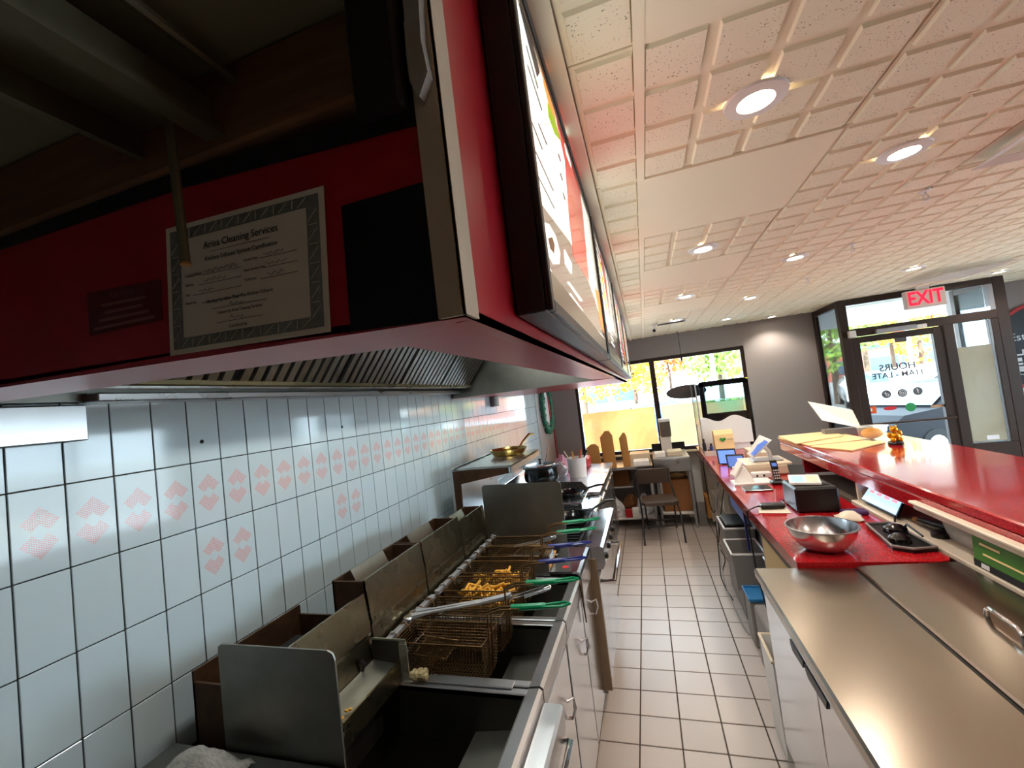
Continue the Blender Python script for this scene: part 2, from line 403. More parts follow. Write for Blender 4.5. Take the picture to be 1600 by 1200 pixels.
def spot(name, loc, energy, color=(1, .88, .74), size=2.3, blend=.7, radius=.045, parent=None):
    d = bpy.data.lights.new(name, 'SPOT'); d.energy = energy; d.color = color; d.spot_size = size; d.spot_blend = blend; d.shadow_soft_size = radius
    o = bpy.data.objects.new(name, d); C.objects.link(o); o.location = Vector(loc) - (OFF.get(parent.name) if parent and OFF.get(parent.name) else Vector((0, 0, 0))); o.parent = parent
    return o

# ================================================================== STRUCTURE
def struct(name, b, m, **k): return b.build(name, m, kind='structure', **k)
def sroot(name, loc=(0, 0, 0)):
    o = bpy.data.objects.new(name, None); o.empty_display_size = .05; C.objects.link(o); o.location = loc; o['kind'] = 'structure'; OFF[o.name] = Vector(loc); return o
CEIL, YB, XW = 2.49, 6.45, -1.38
floor = struct('floor', B().box(-1.5, 5.6, -1.75, 6.6, -.12, -.004), 'floor_grout')
FT = .2032
ft = B().box(-FT/2+.0035, FT/2-.0035, -FT/2+.0035, FT/2-.0035, -.01, 0, .0015).mesh('floor_tile', 'floor_tile')
for i in range(-3, 6):
    for j in range(-3, 21):
        x, y = -.4505+FT*(i+.5), 2.26+FT*(j+.5)
        if y < 6.4: inst('floor_tile', ft, floor, (x, y, random.uniform(-.0006, 0)))
B().box(1.9, 5.5, -1.74, 6.44, -.004, 0).build('customer_tiles', 'floor_tile', floor); B().box(-1.38, 1.9, -1.74, 1.643, -.004, 0).build('rear_tiles', 'floor_tile', floor)
wl = struct('wall_left', B().box(-1.52, -1.388, -1.75, 6.6, -.1, 2.6), 'grey_wall')
B().box(-1.389, -1.3835, .38, 5.47, .86, 1.908).build('grout_bed', 'grout', wl)
TW, TH = .1016, .2022
tb = lambda m: B().box(-.005, .0015, -TW/2+.0016, TW/2-.0016, -TH/2+.0016, TH/2-.0016, .0012).mesh('wall_tile', m)
t0, t1 = tb('wall_tile'), tb('wall_tile_print')
for k in range(-2, 48):
    for r in range(5):
        pr = (r == 1 and k < 36) or (r == 2 and k in (4, 5, 10, 11))
        y, z = .5837+TW*(k+.5), 1.906-TH*(r+.5)
        o = inst('wall_tile', t1 if pr else t0, wl, (-1.3815+random.uniform(-.0004, .0004), y, z))
        o.rotation_euler = (random.uniform(-.002, .002), 0, random.uniform(-.004, .004))
B().box(-1.389, -1.372, 5.463, 5.478, .86, 1.95).build('edge_trim', 'steel_bright', wl)
for (px, py) in ((315, 690), (534, 667), ):
    p = at(px, py, x=XW); B().lathe([(.006, 0), (.006, .002), (.0, .002)], (XW+.0005, p.y, p.z), 12, 'x').build('drill_hole', 'matt_black', wl)
# back wall with the window opening and the entry recess
wb = B()
wb.box(-1.5, -.99, YB, 6.62, -.1, 2.6).box(-.99, 1.35, YB, 6.62, -.1, .85).box(-.99, 1.35, YB, 6.62, 2.19, 2.6).box(1.35, 2.2, YB, 6.62, -.1, 2.6).box(3.67, 5.6, YB, 6.62, -.1, 2.6)
struct('wall_back', wb, 'grey_wall')
struct('wall_right', B().box(5.5, 5.62, -1.75, 1.53, -.1, 2.6).box(5.5, 5.62, 5.6, 6.6, -.1, 2.6).box(5.5, 5.62, 1.53, 5.6, -.1, .5).box(5.5, 5.62, 1.53, 5.6, 2.35, 2.6), 'grey_wall')
w2 = sroot('added_window', (5.55, 2.9, .5))  # window added out of view so more daylight fills the room
for y_ in (1.53, 2.87, 4.2, 5.54): B().box(5.52, 5.58, y_, y_+.06, .5, 2.35, .004).build('mullion', 'bronze_frame', w2)
B().box(5.52, 5.58, 1.59, 5.54, .5, .56, .004).build('window_frame', 'bronze_frame', w2); B().box(5.52, 5.58, 1.59, 5.54, 2.29, 2.35, .004).build('window_frame', 'bronze_frame', w2)
for y_ in (1.59, 2.93, 4.26): B().box(5.548, 5.553, y_, y_+1.27, .56, 2.29).build('pane', 'glass', w2)
struct('wall_front', B().box(-1.5, 5.6, -1.87, -1.75, -.1, 2.6), 'dark_wall')
struct('trim_1', B().box(-1.388, -1.372, 6.42, 6.45, 0, 2.49), 'red_paint')
# ceiling with lay-in tiles
ceil = struct('ceiling', B().box(-1.5, 5.6, -1.75, 6.62, 2.505, 2.62), 'ceiling_back')
CT = .6096
def ceil_tile(x0, x1, cols):
    b = B().box(x0+.003, x1-.003, .003, CT-.003, .009, .014)
    n0 = len(b.f); q = CT/4
    for i in cols:
        for j in range(4):
            cx, cy = q*(i+.5), q*(j+.5); a, c = .0645, .0605
            vs = [(cx-a, cy-a, .0095), (cx+a, cy-a, .0095), (cx+a, cy+a, .0095), (cx-a, cy+a, .0095), (cx-c, cy-c, 0), (cx+c, cy-c, 0), (cx+c, cy+c, 0), (cx-c, cy+c, 0)]
            b.add(vs, [(4, 5, 6, 7), (0, 1, 5, 4), (1, 2, 6, 5), (2, 3, 7, 6), (3, 0, 4, 7)])
    me = bpy.data.meshes.new('ceiling_tile'); me.from_pydata(b.v, [], b.f)
    me.materials.append(MATS['ceiling_plain']); me.materials.append(MATS['ceiling_fissured'])
    for p in me.polygons:
        if p.index >= n0 and (p.index-n0) % 5 == 0: p.material_index = 1
    bm = bmesh.new(); bm.from_mesh(me)
    for f in bm.faces:
        if f.index >= n0 and f.normal.z > 0: f.normal_flip()
    bm.to_mesh(me); bm.free()
    return me
cfull, ccut = ceil_tile(0, CT, range(4)), ceil_tile(CT-.155, CT, [3])
cplain = B().box(.002, CT-.002, .002, CT-.002, .0, .012, .001).mesh('ceiling_panel', 'ceiling_plain')
CX0, CY0 = .083, 1.553
VENTS = {(2, 0), (4, 5), (3, 5), (0, 6)}
for i in range(-1, 9):
    for m in range(-4, 8):
        x, y = CX0+CT*i, CY0+CT*m
        if y > 6.3 or y < -1.0: continue
        if (i, m) in VENTS and (i, m) != (3, 5) and (i, m) != (0, 6): continue
        if i == 0 and m in (-2, 0, 2, 4): inst('ceiling_panel', cplain, ceil, (x, y, CEIL))
        else: inst('ceiling_tile', ccut if i < 0 else cfull, ceil, (x, y, CEIL))
B().box(-.112, -.073, -1.0, 6.43, 2.482, 2.5).build('wall_angle', 'ceiling_plain', ceil)
B().box(CX0-.012, CX0+.012, -1.0, 6.43, 2.4885, 2.5).build('tee_bar', 'ceiling_plain', ceil)
# ---- window
w1 = sroot('window_1', (.18, 6.5, .85))
fy0, fy1 = 6.465, 6.525
B().box(-.99, -.945, fy0, fy1, .85, 2.19, .004).build('window_frame', 'bronze_frame', w1)
B().box(1.305, 1.35, fy0, fy1, .85, 2.19, .004).build('window_frame', 'bronze_frame', w1)
B().box(-.945, 1.305, fy0, fy1, 2.14, 2.19, .004).build('window_frame', 'bronze_frame', w1)
B().box(-.945, 1.305, fy0, fy1, .85, .9, .004).build('window_frame', 'bronze_frame', w1)
B().box(.115, .185, fy0-.01, fy1, .9, 2.14, .004).build('mullion', 'bronze_frame', w1)
for a, c in ((-.945, .115), (.185, 1.305)): B().box(a, c, 6.493, 6.499, .9, 2.14).build('pane', 'glass', w1)
B().box(-1.0, 1.36, 6.4, 6.465, .825, .85, .004).build('window_sill', 'shelf_white', w1)
for i, (a, c, m) in enumerate(((-.945, .115, 'window_print'), (.185, 1.305, 'window_print_green'))):
    o = B().box(a+.01, c-.01, 6.486, 6.4885, .905, 1.50).build('window_poster', m)
    tag(o, ('orange printed poster film on the window pane behind the brown cartons', 'green and peach printed poster film on the window pane behind the cup dispenser')[i], 'window film', 'printed films on the lower window')
# ---- recessed glazed entry
d1 = sroot('door_1', (2.92, 5.72, 0))
fr = lambda *a: B().box(*a, .004).build('door_frame', 'bronze_frame', d1)
Y0, Y1 = 5.69, 5.77
fr(2.19, 2.27, Y0, Y1, 0, 2.488); fr(3.56, 3.66, Y0, Y1, 0, 2.488); fr(2.27, 3.56, Y0, Y1, 2.42, 2.488); fr(2.27, 3.56, Y0, Y1, 2.06, 2.15); fr(3.10, 3.19, Y0, Y1, 0, 2.06); fr(3.19, 3.56, Y0, Y1, 0, .79); fr(3.5, 3.56, Y0, Y1, .79, 2.06)
B().box(2.27, 3.5, 5.727, 5.732, 2.15, 2.42).build('transom_pane', 'glass', d1)
B().box(3.19, 3.5, 5.727, 5.732, .79, 2.06).build('side_pane', 'glass', d1)
B().box(3.2, 3.49, 5.7215, 5.724, .8, 1.80).build('frosted_film', 'vest_frost', d1)
for x in (2.19, 3.62):
    B().box(x, x+.045, 6.38, 6.45, 0, 2.488, .004).build('return_post', 'bronze_frame', d1)
    B().box(x, x+.045, Y1, 6.38, 2.42, 2.488, .004).build('return_rail', 'bronze_frame', d1)
    B().box(x, x+.045, Y1, 6.38, 0, .35, .004).build('return_rail', 'bronze_frame', d1)
    B().box(x+.02, x+.025, Y1, 6.38, .35, 2.42).build('return_pane', 'glass', d1)
lf = B().box(2.275, 2.355, 5.705, 5.755, .02, 2.055, .004).box(3.015, 3.095, 5.705, 5.755, .02, 2.055, .004).box(2.355, 3.015, 5.705, 5.755, 1.985, 2.055, .004).box(2.355, 3.015, 5.705, 5.755, .02, .25, .004).build('door_leaf', 'bronze_frame', d1)
B().box(2.355, 3.015, 5.727, 5.732, .25, 1.985).build('pane', 'glass', lf)
B().tube([(2.33, 5.70, 1.08), (2.33, 5.655, 1.08), (3.07, 5.655, 1.08), (3.07, 5.70, 1.08)], .013, 10).build('push_bar', 'bronze_frame', lf, smooth=.6)
B().box(2.5, 2.86, 5.65, 5.70, 2.06, 2.11, .006).build('door_closer', 'silver_paint', d1)
B().box(2.24, 2.31, 5.64, 5.69, 2.05, 2.13, .008).build('door_sensor', 'white_plastic', d1)
B().box(2.86, 2.95, 5.65, 5.69, 2.06, 2.10, .006).build('door_sensor', 'white_plastic', d1)
YG = 5.7265
fm = lambda px, py: face_mtx(at(px, py, y=YG), (-1, 0, 0), (0, 0, 1))
text('hours_lettering', 'HOURS', 'sticker_ink', .1, fm(1402, 573), lf, bold=.002)
text('hours_lettering', '11AM - LATE', 'sticker_ink', .085, fm(1403, 585), lf, bold=.002)
for (px, py), kind in (((1385, 616), 'd'), ((1410, 614), 'camera'), ((1434, 611), 'f')):
    p = at(px, py, y=YG); s = B().lathe([(.043, 0), (.043, .001), (0, .001)], (p.x, YG-.001, p.z), 24, 'y').build('sticker', 'sticker_ink', lf)
    yy = YG-.0025
    if kind == 'camera':
        b = B(); r = .024
        b.tube([(p.x-r, yy, p.z-r+.006), (p.x-r, yy, p.z+r-.006), (p.x-r+.006, yy, p.z+r), (p.x+r-.006, yy, p.z+r), (p.x+r, yy, p.z+r-.006), (p.x+r, yy, p.z-r+.006), (p.x+r-.006, yy, p.z-r), (p.x-r+.006, yy, p.z-r)], .003, 4, True)
        b.tube([(p.x+.011*math.cos(a*PI/6), yy, p.z+.011*math.sin(a*PI/6)) for a in range(12)], .003, 4, True)
        b.box(p.x-.018, p.x-.013, yy-.001, yy+.001, p.z+.013, p.z+.018)
        b.build('icon', 'sign_white', s)
    elif kind == 'f': text('icon', 'f', 'sign_white', .075, face_mtx((p.x, yy, p.z), (-1, 0, 0), (0, 0, 1)), s)
    else:
        b = B(); b.tube([(p.x+.008+.013*math.cos(a*PI/6), yy, p.z-.008+.013*math.sin(a*PI/6)) for a in range(12)], .0038, 4, True)
        b.box(p.x-.009, p.x-.002, yy-.001, yy+.001, p.z-.012, p.z+.027); b.box(p.x-.02, p.x-.006, yy-.001, yy+.001, p.z+.008, p.z+.014)
        b.build('icon', 'sign_white', s)
p = at(1360, 641, y=YG); s = B().box(p.x-.055, p.x+.055, YG-.001, YG, p.z-.04, p.z+.04).build('sticker', 'orange_sticker', lf, label='orange square sticker with a white house mark')
B().prism([(p.x-.022, p.z+.008), (p.x, p.z+.026), (p.x+.022, p.z+.008), (p.x+.016, p.z+.008), (p.x+.016, p.z-.014), (p.x+.004, p.z-.014), (p.x+.004, p.z), (p.x-.004, p.z), (p.x-.004, p.z-.014), (p.x-.016, p.z-.014), (p.x-.016, p.z+.008)], 1, YG-.002, YG-.0012).build('icon', 'sign_white', s)
p = at(1391, 638, y=YG); B().lathe([(.062, 0), (.062, .001), (0, .001)], (p.x, YG-.001, p.z), 24, 'y', 1, .34).build('sticker', 'red_sticker', lf, label='red oval sticker')
p = at(1423, 636, y=YG); s = B().lathe([(.047, 0), (.047, .001), (0, .001)], (p.x, YG-.001, p.z), 28, 'y').build('sticker', 'green_sticker', lf, label='round green sticker')
p = at(1468, 634, y=YG); B().box(p.x-.075, p.x+.075, YG-.001, YG, p.z-.014, p.z+.014).build('tape_strip', 'tan_tape', lf)
p = at(1407, 530, y=YG); B().box(p.x-.055, p.x+.055, YG-.001, YG, p.z-.03, p.z+.03).build('notice', 'sticker_ink', lf)
p = at(1552, 683, y=5.72); B().box(p.x-.05, p.x+.05, 5.7195, 5.721, p.z-.022, p.z+.022).build('notice', 'sign_white', d1)

# ---- ceiling fittings
LAMPS = [((.377, 1.26), 1), ((.978, 1.842), 1), ((.404, 2.534), 1), ((1.03, 3.157), 1), ((.422, 3.821), 1), ((1.046, 4.445), 1), ((.44, 5.123), 1), ((1.058, 5.713), 1), ((1.67, 6.2), 1), ((2.24, 4.347), 1), ((3.447, 5.4), 1)]
ref = ['over the aisle beside the menu boards', 'above the red bar beside the square vent', 'second along the menu boards', 'above the red bar', 'third along the menu boards', 'above the far end of the red bar', 'beside the ceiling camera and grille', 'in front of the back window', 'close to the grey wall beside the entry', 'in front of the exit sign', 'above the glazed entry', 'added out of view in the dining area, nearest the back of the bar', 'added out of view in the middle of the dining area', 'added out of view in the dining area beside the front wall', 'added out of view above the dining floor before the round sign', 'added out of view in the dining area along the right wall', 'added out of view along the right wall towards the round sign', 'added out of view in the dining area corner by the front wall']
LAMPS += [((x_, y_), 1.8) for x_, y_ in ((2.3, 1.0), (3.5, 2.3), (3.5, .9), (3.5, 3.7), (4.7, 2.3), (4.7, 3.9), (4.7, .9))]  # unseen dining downlights, added and stronger to bounce light onto the ceiling
for ((x, y), e), l in zip(LAMPS, ref):
    t = thing('downlight', 'round recessed downlight with white ring '+l, 'downlight', (x, y, CEIL), 'recessed ceiling downlights')
    B().lathe([(.042, -.004), (.046, -.009), (.075, -.006), (.078, 0), (.042, 0), (.042, -.004)], (x, y, CEIL), 28, cap=False).build('trim_ring', 'white_plastic', t, smooth=.6)
    B().lathe([(.0, -.003), (.043, -.003), (.043, .004), (0, .004)], (x, y, CEIL), 24).build('lens', 'lamp', t)
    spot('downlight_lamp', (x, y, CEIL-.03), 10*e, radius=.02, parent=t)
for (i, m, l) in ((2, 0, 'square recessed air vent in the ceiling above the red bar'), (4, 5, 'square recessed air vent in the ceiling near the exit sign')):
    x, y = CX0+CT*i, CY0+CT*m
    t = thing('ceiling_vent', l, 'air vent', (x+CT/2, y+CT/2, CEIL), 'ceiling air vents')
    B().box(x+.01, x+CT-.01, y+.01, y+CT-.01, 2.5, 2.504).build('back_plate', 'ceiling_plain', t)
    b = B()
    for q in range(3):
        o = .03+q*.09; z = 2.464+q*.004
        x0, x1, y0, y1 = x+o, x+CT-o, y+o, y+CT-o; k = .05
        for (A, Bq, Cc, D) in (((x0, y0), (x1, y0), (x1-k, y0+k), (x0+k, y0+k)), ((x1, y0), (x1, y1), (x1-k, y1-k), (x1-k, y0+k)), ((x1, y1), (x0, y1), (x0+k, y1-k), (x1-k, y1-k)), ((x0, y1), (x0, y0), (x0+k, y0+k), (x0+k, y1-k))):
            b.slab((*A, z), (*Bq, z), (*Cc, z+.013), (*D, z+.013), (0, 0, .002))
    b.build('cone', 'white_paint', t)
t = thing('ceiling_grille', 'narrow slotted ceiling grille beside the security camera', 'air vent', (.4, 5.24, CEIL))
B().box(.23, .56, 5.18, 5.3, 2.482, 2.489, .002).build('frame', 'white_paint', t)
for k in range(4): B().box(.245, .545, 5.195+k*.025, 5.205+k*.025, 2.479, 2.4825).build('slot', 'matt_black', t)
t = thing('security_camera', 'small white bullet camera on the ceiling by the menu boards', 'camera', (.21, 5.26, CEIL))
B().lathe([(0, 0), (.028, 0), (.028, -.012), (.01, -.016), (.01, -.04), (0, -.04)], (.21, 5.26, CEIL), 14).build('bracket', 'white_plastic', t)
B().tube([(.21, 5.29, 2.44), (.20, 5.2, 2.42)], .022, 12).build('body', 'white_plastic', t); B().tube([(.20, 5.2, 2.42), (.1995, 5.196, 2.419)], .017, 12).build('lens', 'black_gloss', t)
for (x, y), l in (((1.295, 2.345), 'sprinkler head hanging just past the square vent'), ((1.319, 3.102), 'sprinkler head hanging above the middle of the red bar'), ((1.348, 3.946), 'sprinkler head hanging above the far end of the red bar')):
    t = thing('sprinkler_head', 'small white '+l, 'sprinkler', (x, y, CEIL), 'sprinkler heads')
    B().lathe([(0, 0), (.022, 0), (.02, -.005), (.006, -.006), (.006, -.02), (0, -.02)], (x, y, CEIL), 12).build('escutcheon', 'white_plastic', t)
    B().tube([(x-.008, y, CEIL-.02), (x-.01, y, CEIL-.035), (x, y, CEIL-.045), (x+.01, y, CEIL-.035), (x+.008, y, CEIL-.02)], .0025, 5).lathe([(0, -.045), (.013, -.045), (.013, -.047), (0, -.047)], (x, y, CEIL), 12).build('deflector', 'white_plastic', t)
# exit sign
a, c = at(1411, 456, y=5.55), at(1474, 448, y=5.55)
t = thing('exit_sign', 'lit EXIT sign with red letters hanging above the entry door', 'exit sign', (2.92, 5.57, 2.27))
B().box(2.745, 3.09, 5.54, 5.6, 2.265, 2.455, .006).build('housing', 'exit_face', t)
B().box(2.86, 2.97, 5.56, 5.58, 2.455, 2.489).build('canopy_mount', 'white_plastic', t)
text('lettering', 'EXIT', 'exit_red', .175, face_mtx((2.917, 5.5385, 2.36), (1, 0, 0), (0, 0, 1)) @ Matrix.Diagonal((.86, 1.12, 1, 1)), t, .001, bold=.004)
# round sign on the grey wall right of the entry
t = thing('round_wall_sign', 'round black and red sign on the grey wall beside the entry', 'sign', (4.42, 6.44, 1.5))
cx, cz = 4.47, 1.62
B().lathe([(.62, 0), (.62, -.03), (0, -.03)], (cx, 6.447, cz), 40, 'y').build('red_rim', 'sign_red', t)
B().lathe([(.585, -.03), (.585, -.036), (0, -.036)], (cx, 6.447, cz), 40, 'y').build('face', 'sign_black', t)
text('lettering', 'Est. 1', 'sign_white', .12, face_mtx((cx-.26, 6.408, cz+.22), (1, 0, 0), (0, 0, 1)), t)
b = B(); random.seed(3)
for i in range(26):
    x0 = cx-.5+random.uniform(0, .5); z0 = cz-.22+random.uniform(0, .3); b.box(x0, x0+random.uniform(.03, .13), 6.406, 6.41, z0, z0+random.uniform(.015, .06))
b.build('print', 'sign_white', t)
B().box(cx-.6, cx+.6, 6.40, 6.41, cz-.36, cz-.32).build('red_band', 'sign_red', t); B().box(cx-.5, cx+.5, 6.402, 6.409, cz-.55, cz-.36).build('lower_panel', 'sign_white', t)
# round sign/wreath on the left grey wall
p = at(850, 640, x=XW)
t = thing('wreath_sign', 'round green wreath sign with red ribbon on the grey left wall', 'sign', (XW, 6.05, 1.6))
b = B(); random.seed(5)
for i in range(44):
    a = 2*PI*i/44; b.sphere((XW+.03, 6.0+.26*math.cos(a), 1.66+.33*math.sin(a)), random.uniform(.03, .05), 6, 4)
b.build('wreath', 'wreath_green', t)
B().box(XW-.004, XW+.012, 5.78, 6.22, 1.4, 1.92, .003).build('board', 'sign_white', t)
B().box(XW+.012, XW+.024, 6.18, 6.26, 1.32, 1.95, .003).build('ribbon', 'sign_red', t)

# ================================================================== EXHAUST HOOD, MENU BOARDS
HX, HY, HZ = -.166, .41, 1.863
hood = thing('exhaust_hood', 'large red painted exhaust hood enclosure hanging over the fryer line', 'exhaust hood', (-.75, 2.7, HZ))
B().prism([(-1.38, 1.905), (-.59, 1.886), (HX, HZ), (HX, 2.079), (-.55, 2.103), (-1.38, 2.115)], 1, HY, HY+.02).build('end_panel', 'red_paint', hood)
B().box(HX-.02, HX, HY+.02, 5.0, HZ, 2.489).build('front_panel', 'red_paint', hood)
B().box(-1.38, HX-.02, 4.98, 5.0, HZ, 2.489).build('far_panel', 'red_paint', hood)
b = B(); b.slab((HX, HY, HZ), (HX, .545, HZ), (-1.38, .545, 1.905), (-1.38, HY, 1.905), (0, 0, .012)); b.slab((HX, .545, HZ), (HX, 2.95, HZ), (-.315, 2.95, HZ+.0052), (-.315, .545, HZ+.0052), (0, 0, .012)); b.build('rim_flange', 'red_flange_glare', hood)
B().box(-1.38, HX, 2.95, 4.98, HZ, HZ+.012).build('underside_panel', 'red_paint', hood)
B().box(HX-.028, HX+.003, HY-.006, HY, HZ+.002, 2.489).box(HX, HX+.004, HY-.006, HY+.03, HZ+.002, 2.489).build('corner_trim', 'beige_trim', hood)
B().prism([(-1.38, 2.115), (-.55, 2.103), (HX-.028, 2.079), (HX-.028, 2.103), (-.55, 2.125), (-1.38, 2.138)], 1, HY-.004, HY+.03).build('black_band', 'matt_black', hood)  # plain black strip between the red panel and the timber beam
b = B().box(-1.37, -1.355, .46, 2.93, 1.905, 2.46).box(-1.36, -.20, .46, 2.93, 2.455, 2.47).box(-1.36, -.2, .44, .455, 1.9, 2.46).box(-1.36, -.315, 2.93, 2.945, HZ, 2.46); b.box(-.33, -.315, .56, 2.93, HZ+.012, 2.46); b.build('steel_liner', 'steel_dull', hood)
B().box(-1.38, -1.30, .72, 3.55, 1.899, 1.921, .003).build('back_ledge', 'steel', hood)
B().box(-1.245, -1.19, .5, 2.9, 1.925, 1.945, .004).build('filter_rail', 'steel_grease', hood)
sl = None
for f in range(5):
    y0 = .55+f*.465
    fl = B().slab((-1.21, y0, 1.945), (-1.21, y0+.455, 1.945), (-.9, y0+.455, 2.33), (-.9, y0, 2.33), (-.03, 0, .024)).build('filter', 'matt_black', hood)
    if sl is None:
        q = B(); q.slab((0, -.014, 0), (0, .014, 0), (.31, .014, .385), (.31, -.014, .385), (.012, 0, -.01)); sl = q.mesh('slat', 'steel_dull')
    for k in range(10):
        o = bpy.data.objects.new('slat', sl); C.objects.link(o); o.parent = fl; o.location = Vector((-1.208, y0+.025+k*.045, 1.946))-OFF[hood.name]
hl = B().tube([(-.8, 1.5, 2.44), (-.8, 1.9, 2.44)], .045, 12).build('hood_lamp', 'lamp_dim', hood)
for y in (1.1, 2.3):
    d = bpy.data.lights.new('hood_light', 'AREA'); d.shape = 'RECTANGLE'; d.size = .12; d.size_y = .5; d.energy = 3; d.color = (.95, 1, .95)
    o = bpy.data.objects.new('hood_light', d); C.objects.link(o); o.parent = hood; o.location = Vector((-.7, y, 2.40))-OFF[hood.name]
# things above and on the near end of the hood
struct('trim_2', B().box(-1.38, HX-.03, -1.7, HY+.03, 2.23, 2.26), 'duct_olive')
o = B().box(-1.38, -.255, HY-.012, HY+.03, 2.126, 2.229, .004).build('header_beam', 'wood_beam'); tag(o, 'dark stained timber beam above the red hood end', 'beam')
o = B().box(-.255, -.198, HY-.028, HY-.008, 2.09, 2.229, .004).build('timber_block', 'matt_black'); tag(o, 'charred black timber block between beam and plaster chunk', 'timber')
b = B().prism([(lambda q_: (q_.x, q_.z))(at(px, py, y=HY-.02)) for px, py in ((628, -40), (652, -40), (657, 60), (668, 112), (655, 150), (640, 128), (634, 80))], 1, HY-.02, HY-.007)
o = b.build('plaster_chunk', 'cab_grey'); tag(o, 'broken whitish plaster edge hanging beside the timber block', 'plaster')
b = B().slab((-.25, .33, 2.226), (-.17, .33, 2.226), (-.165, .36, 2.205), (-.245, .36, 2.20), (0, 0, .003))
o = b.build('torn_tape', 'leaf_green'); tag(o, 'torn strip of pale tape hanging above the timber block', 'tape')
t = thing('steel_channel', 'long dull steel channel running overhead into the timber beam', 'steel channel', (-.56, -.4, 2.19))
B().box(-.60, -.47, -1.4, HY-.013, 2.185, 2.195).build('web', 'zinc', t); B().box(-.60, -.59, -1.4, HY-.013, 2.15, 2.185).build('flange', 'zinc', t); B().box(-.48, -.47, -1.4, HY-.013, 2.14, 2.185).build('flange', 'zinc', t)
B().box(-.47, -.45, -1.4, HY-.013, 2.139, 2.148).build('lip', 'zinc', t)
o = B().tube([(-.43, -1.4, 2.216), (-.43, HY-.013, 2.205)], .007, 8).build('conduit_pipe', 'zinc', smooth=.6); tag(o, 'thin grey conduit pipe beside the overhead steel channel', 'pipe')
p0, p1 = at(265, 215, y=.36), at(290, 412, y=.36)
t = thing('hanger_rod', 'brownish steel hanger rod dangling in front of the certificate', 'rod', (p1.x, p1.y, p1.z))
B().tube([(p0.x, .36, 2.185), (p1.x, .36, p1.z)], .0052, 10).build('rod', 'zinc', t, smooth=.6); B().tube([(p1.x, .36, p1.z+.001), (p1.x, .36, p1.z-.0015)], .0058, 10).build('rod_end', 'card', t)
# certificate
def quadmap(pxs, **k):
    P = [at(*p, **k) for p in pxs]       # TL TR BR BL
    return lambda u, v: (P[3]*(1-u)*(1-v)+P[2]*u*(1-v)+P[1]*u*v+P[0]*(1-u)*v)
CM = quadmap([(259, 358), (505, 290), (516, 518), (266, 556)], y=HY-.003)
t = thing('certificate', 'framed-border cleaning certificate sheet taped to the red hood end', 'certificate', tuple(CM(.5, .5)))
q = lambda u0, u1, v0, v1, dy: [CM(u0, v0)+Vector((0, dy, 0)), CM(u1, v0)+Vector((0, dy, 0)), CM(u1, v1)+Vector((0, dy, 0)), CM(u0, v1)+Vector((0, dy, 0))]
B().slab(*q(0, 1, 0, 1, 0), (0, .0012, 0)).build('sheet', 'paper', t)
for (u0, u1, v0, v1) in ((.03, .1, .04, .96), (.9, .97, .04, .96), (.1, .9, .04, .12), (.1, .9, .88, .96)):
    B().slab(*q(u0, u1, v0, v1, -.0005), (0, .0004, 0)).build('border', 'cert_border', t)
b = B()
for i in range(15):
    for v in (.08, .92):
        u = .1+i*.0545; s = .012 if i % 2 else -.012
        b.tube([CM(u+s, v-.03)+Vector((0, -.0008, 0)), CM(u+.027-s, v+.03)+Vector((0, -.0008, 0))], .0004, 3)
for i in range(11):
    for u in (.065, .935):
        v = .13+i*.067; s = .02 if i % 2 else -.02
        b.tube([CM(u-.025, v+s)+Vector((0, -.0008, 0)), CM(u+.025, v+.04-s)+Vector((0, -.0008, 0))], .0004, 3)
b.build('zigzag', 'paper', t, kind='stuff')
R_, U_ = (CM(1, .5)-CM(0, .5)), (CM(.5, 1)-CM(.5, 0)); Rn = R_.normalized(); Un = (U_-Rn*U_.dot(Rn)).normalized()
def ctext(s, u, v, size, al='CENTER', m='ink'): text('lettering', s, m, size*U_.length, face_mtx(CM(u, v)+Vector((0, -.0012, 0)), Rn, Un), t, .0001, al)
ctext('Aries Cleaning Services', .5, .79, .075); ctext('Kitchen Exhaust System Certification', .5, .685, .046)
for s, v in (('Company Name', .585), ('Address', .515), ('City', .44), ('Phone No.', .375)): ctext(s, .13, v, .026, 'LEFT')
for s, v in (('Service Date', .61), ('Next Service Date', .535), ('Technician', .465)): ctext(s, .52, v, .026, 'LEFT')
ctext('Hereby Certifies That The Kitchen Exhaust', .48, .36, .036); ctext('Cleaned by Aries Cleaning Services', .48, .265, .03); ctext('Certified by', .47, .15, .036)
b = B()
for (u0, u1, v) in ((.25, .5, .57), (.22, .5, .5), (.18, .5, .43), (.24, .5, .36), (.62, .84, .6), (.64, .84, .525), (.62, .84, .45), (.3, .68, .735), (.3, .65, .3), (.33, .62, .19)):
    b.slab(CM(u0, v)+Vector((0, -.0008, 0)), CM(u1, v)+Vector((0, -.0008, 0)), CM(u1, v+.004)+Vector((0, -.0008, 0)), CM(u0, v+.004)+Vector((0, -.0008, 0)), (0, .0003, 0))
b.build('rule_lines', 'ink_grey', t, kind='stuff')
b = B(); random.seed(11)
for (u0, u1, v) in ((.3, .64, .098), (.26, .48, .595), (.25, .4, .525), (.22, .32, .455), (.64, .76, .625), (.65, .78, .55), (.66, .76, .475), (.42, .5, .315), (.42, .5, .215)):
    n = int((u1-u0)*90); b.tube([CM(u0+(u1-u0)*i/n, v+.018*math.sin(i*1.9+u0*30)*random.uniform(.3, 1))+Vector((0, -.001, 0)) for i in range(n+1)], .0004, 3)
b.build('handwriting', 'ink_grey', t, kind='stuff')
KM = quadmap([(136, 458), (250, 436), (252, 500), (140, 524)], y=HY-.002)
t = thing('caution_plate', 'small faded dark red CAUTION plate left of the certificate', 'plate', tuple(KM(.5, .5)))
B().slab(KM(0, 0), KM(1, 0), KM(1, 1), KM(0, 1), (0, .0015, 0)).build('plate', 'plate_red', t)
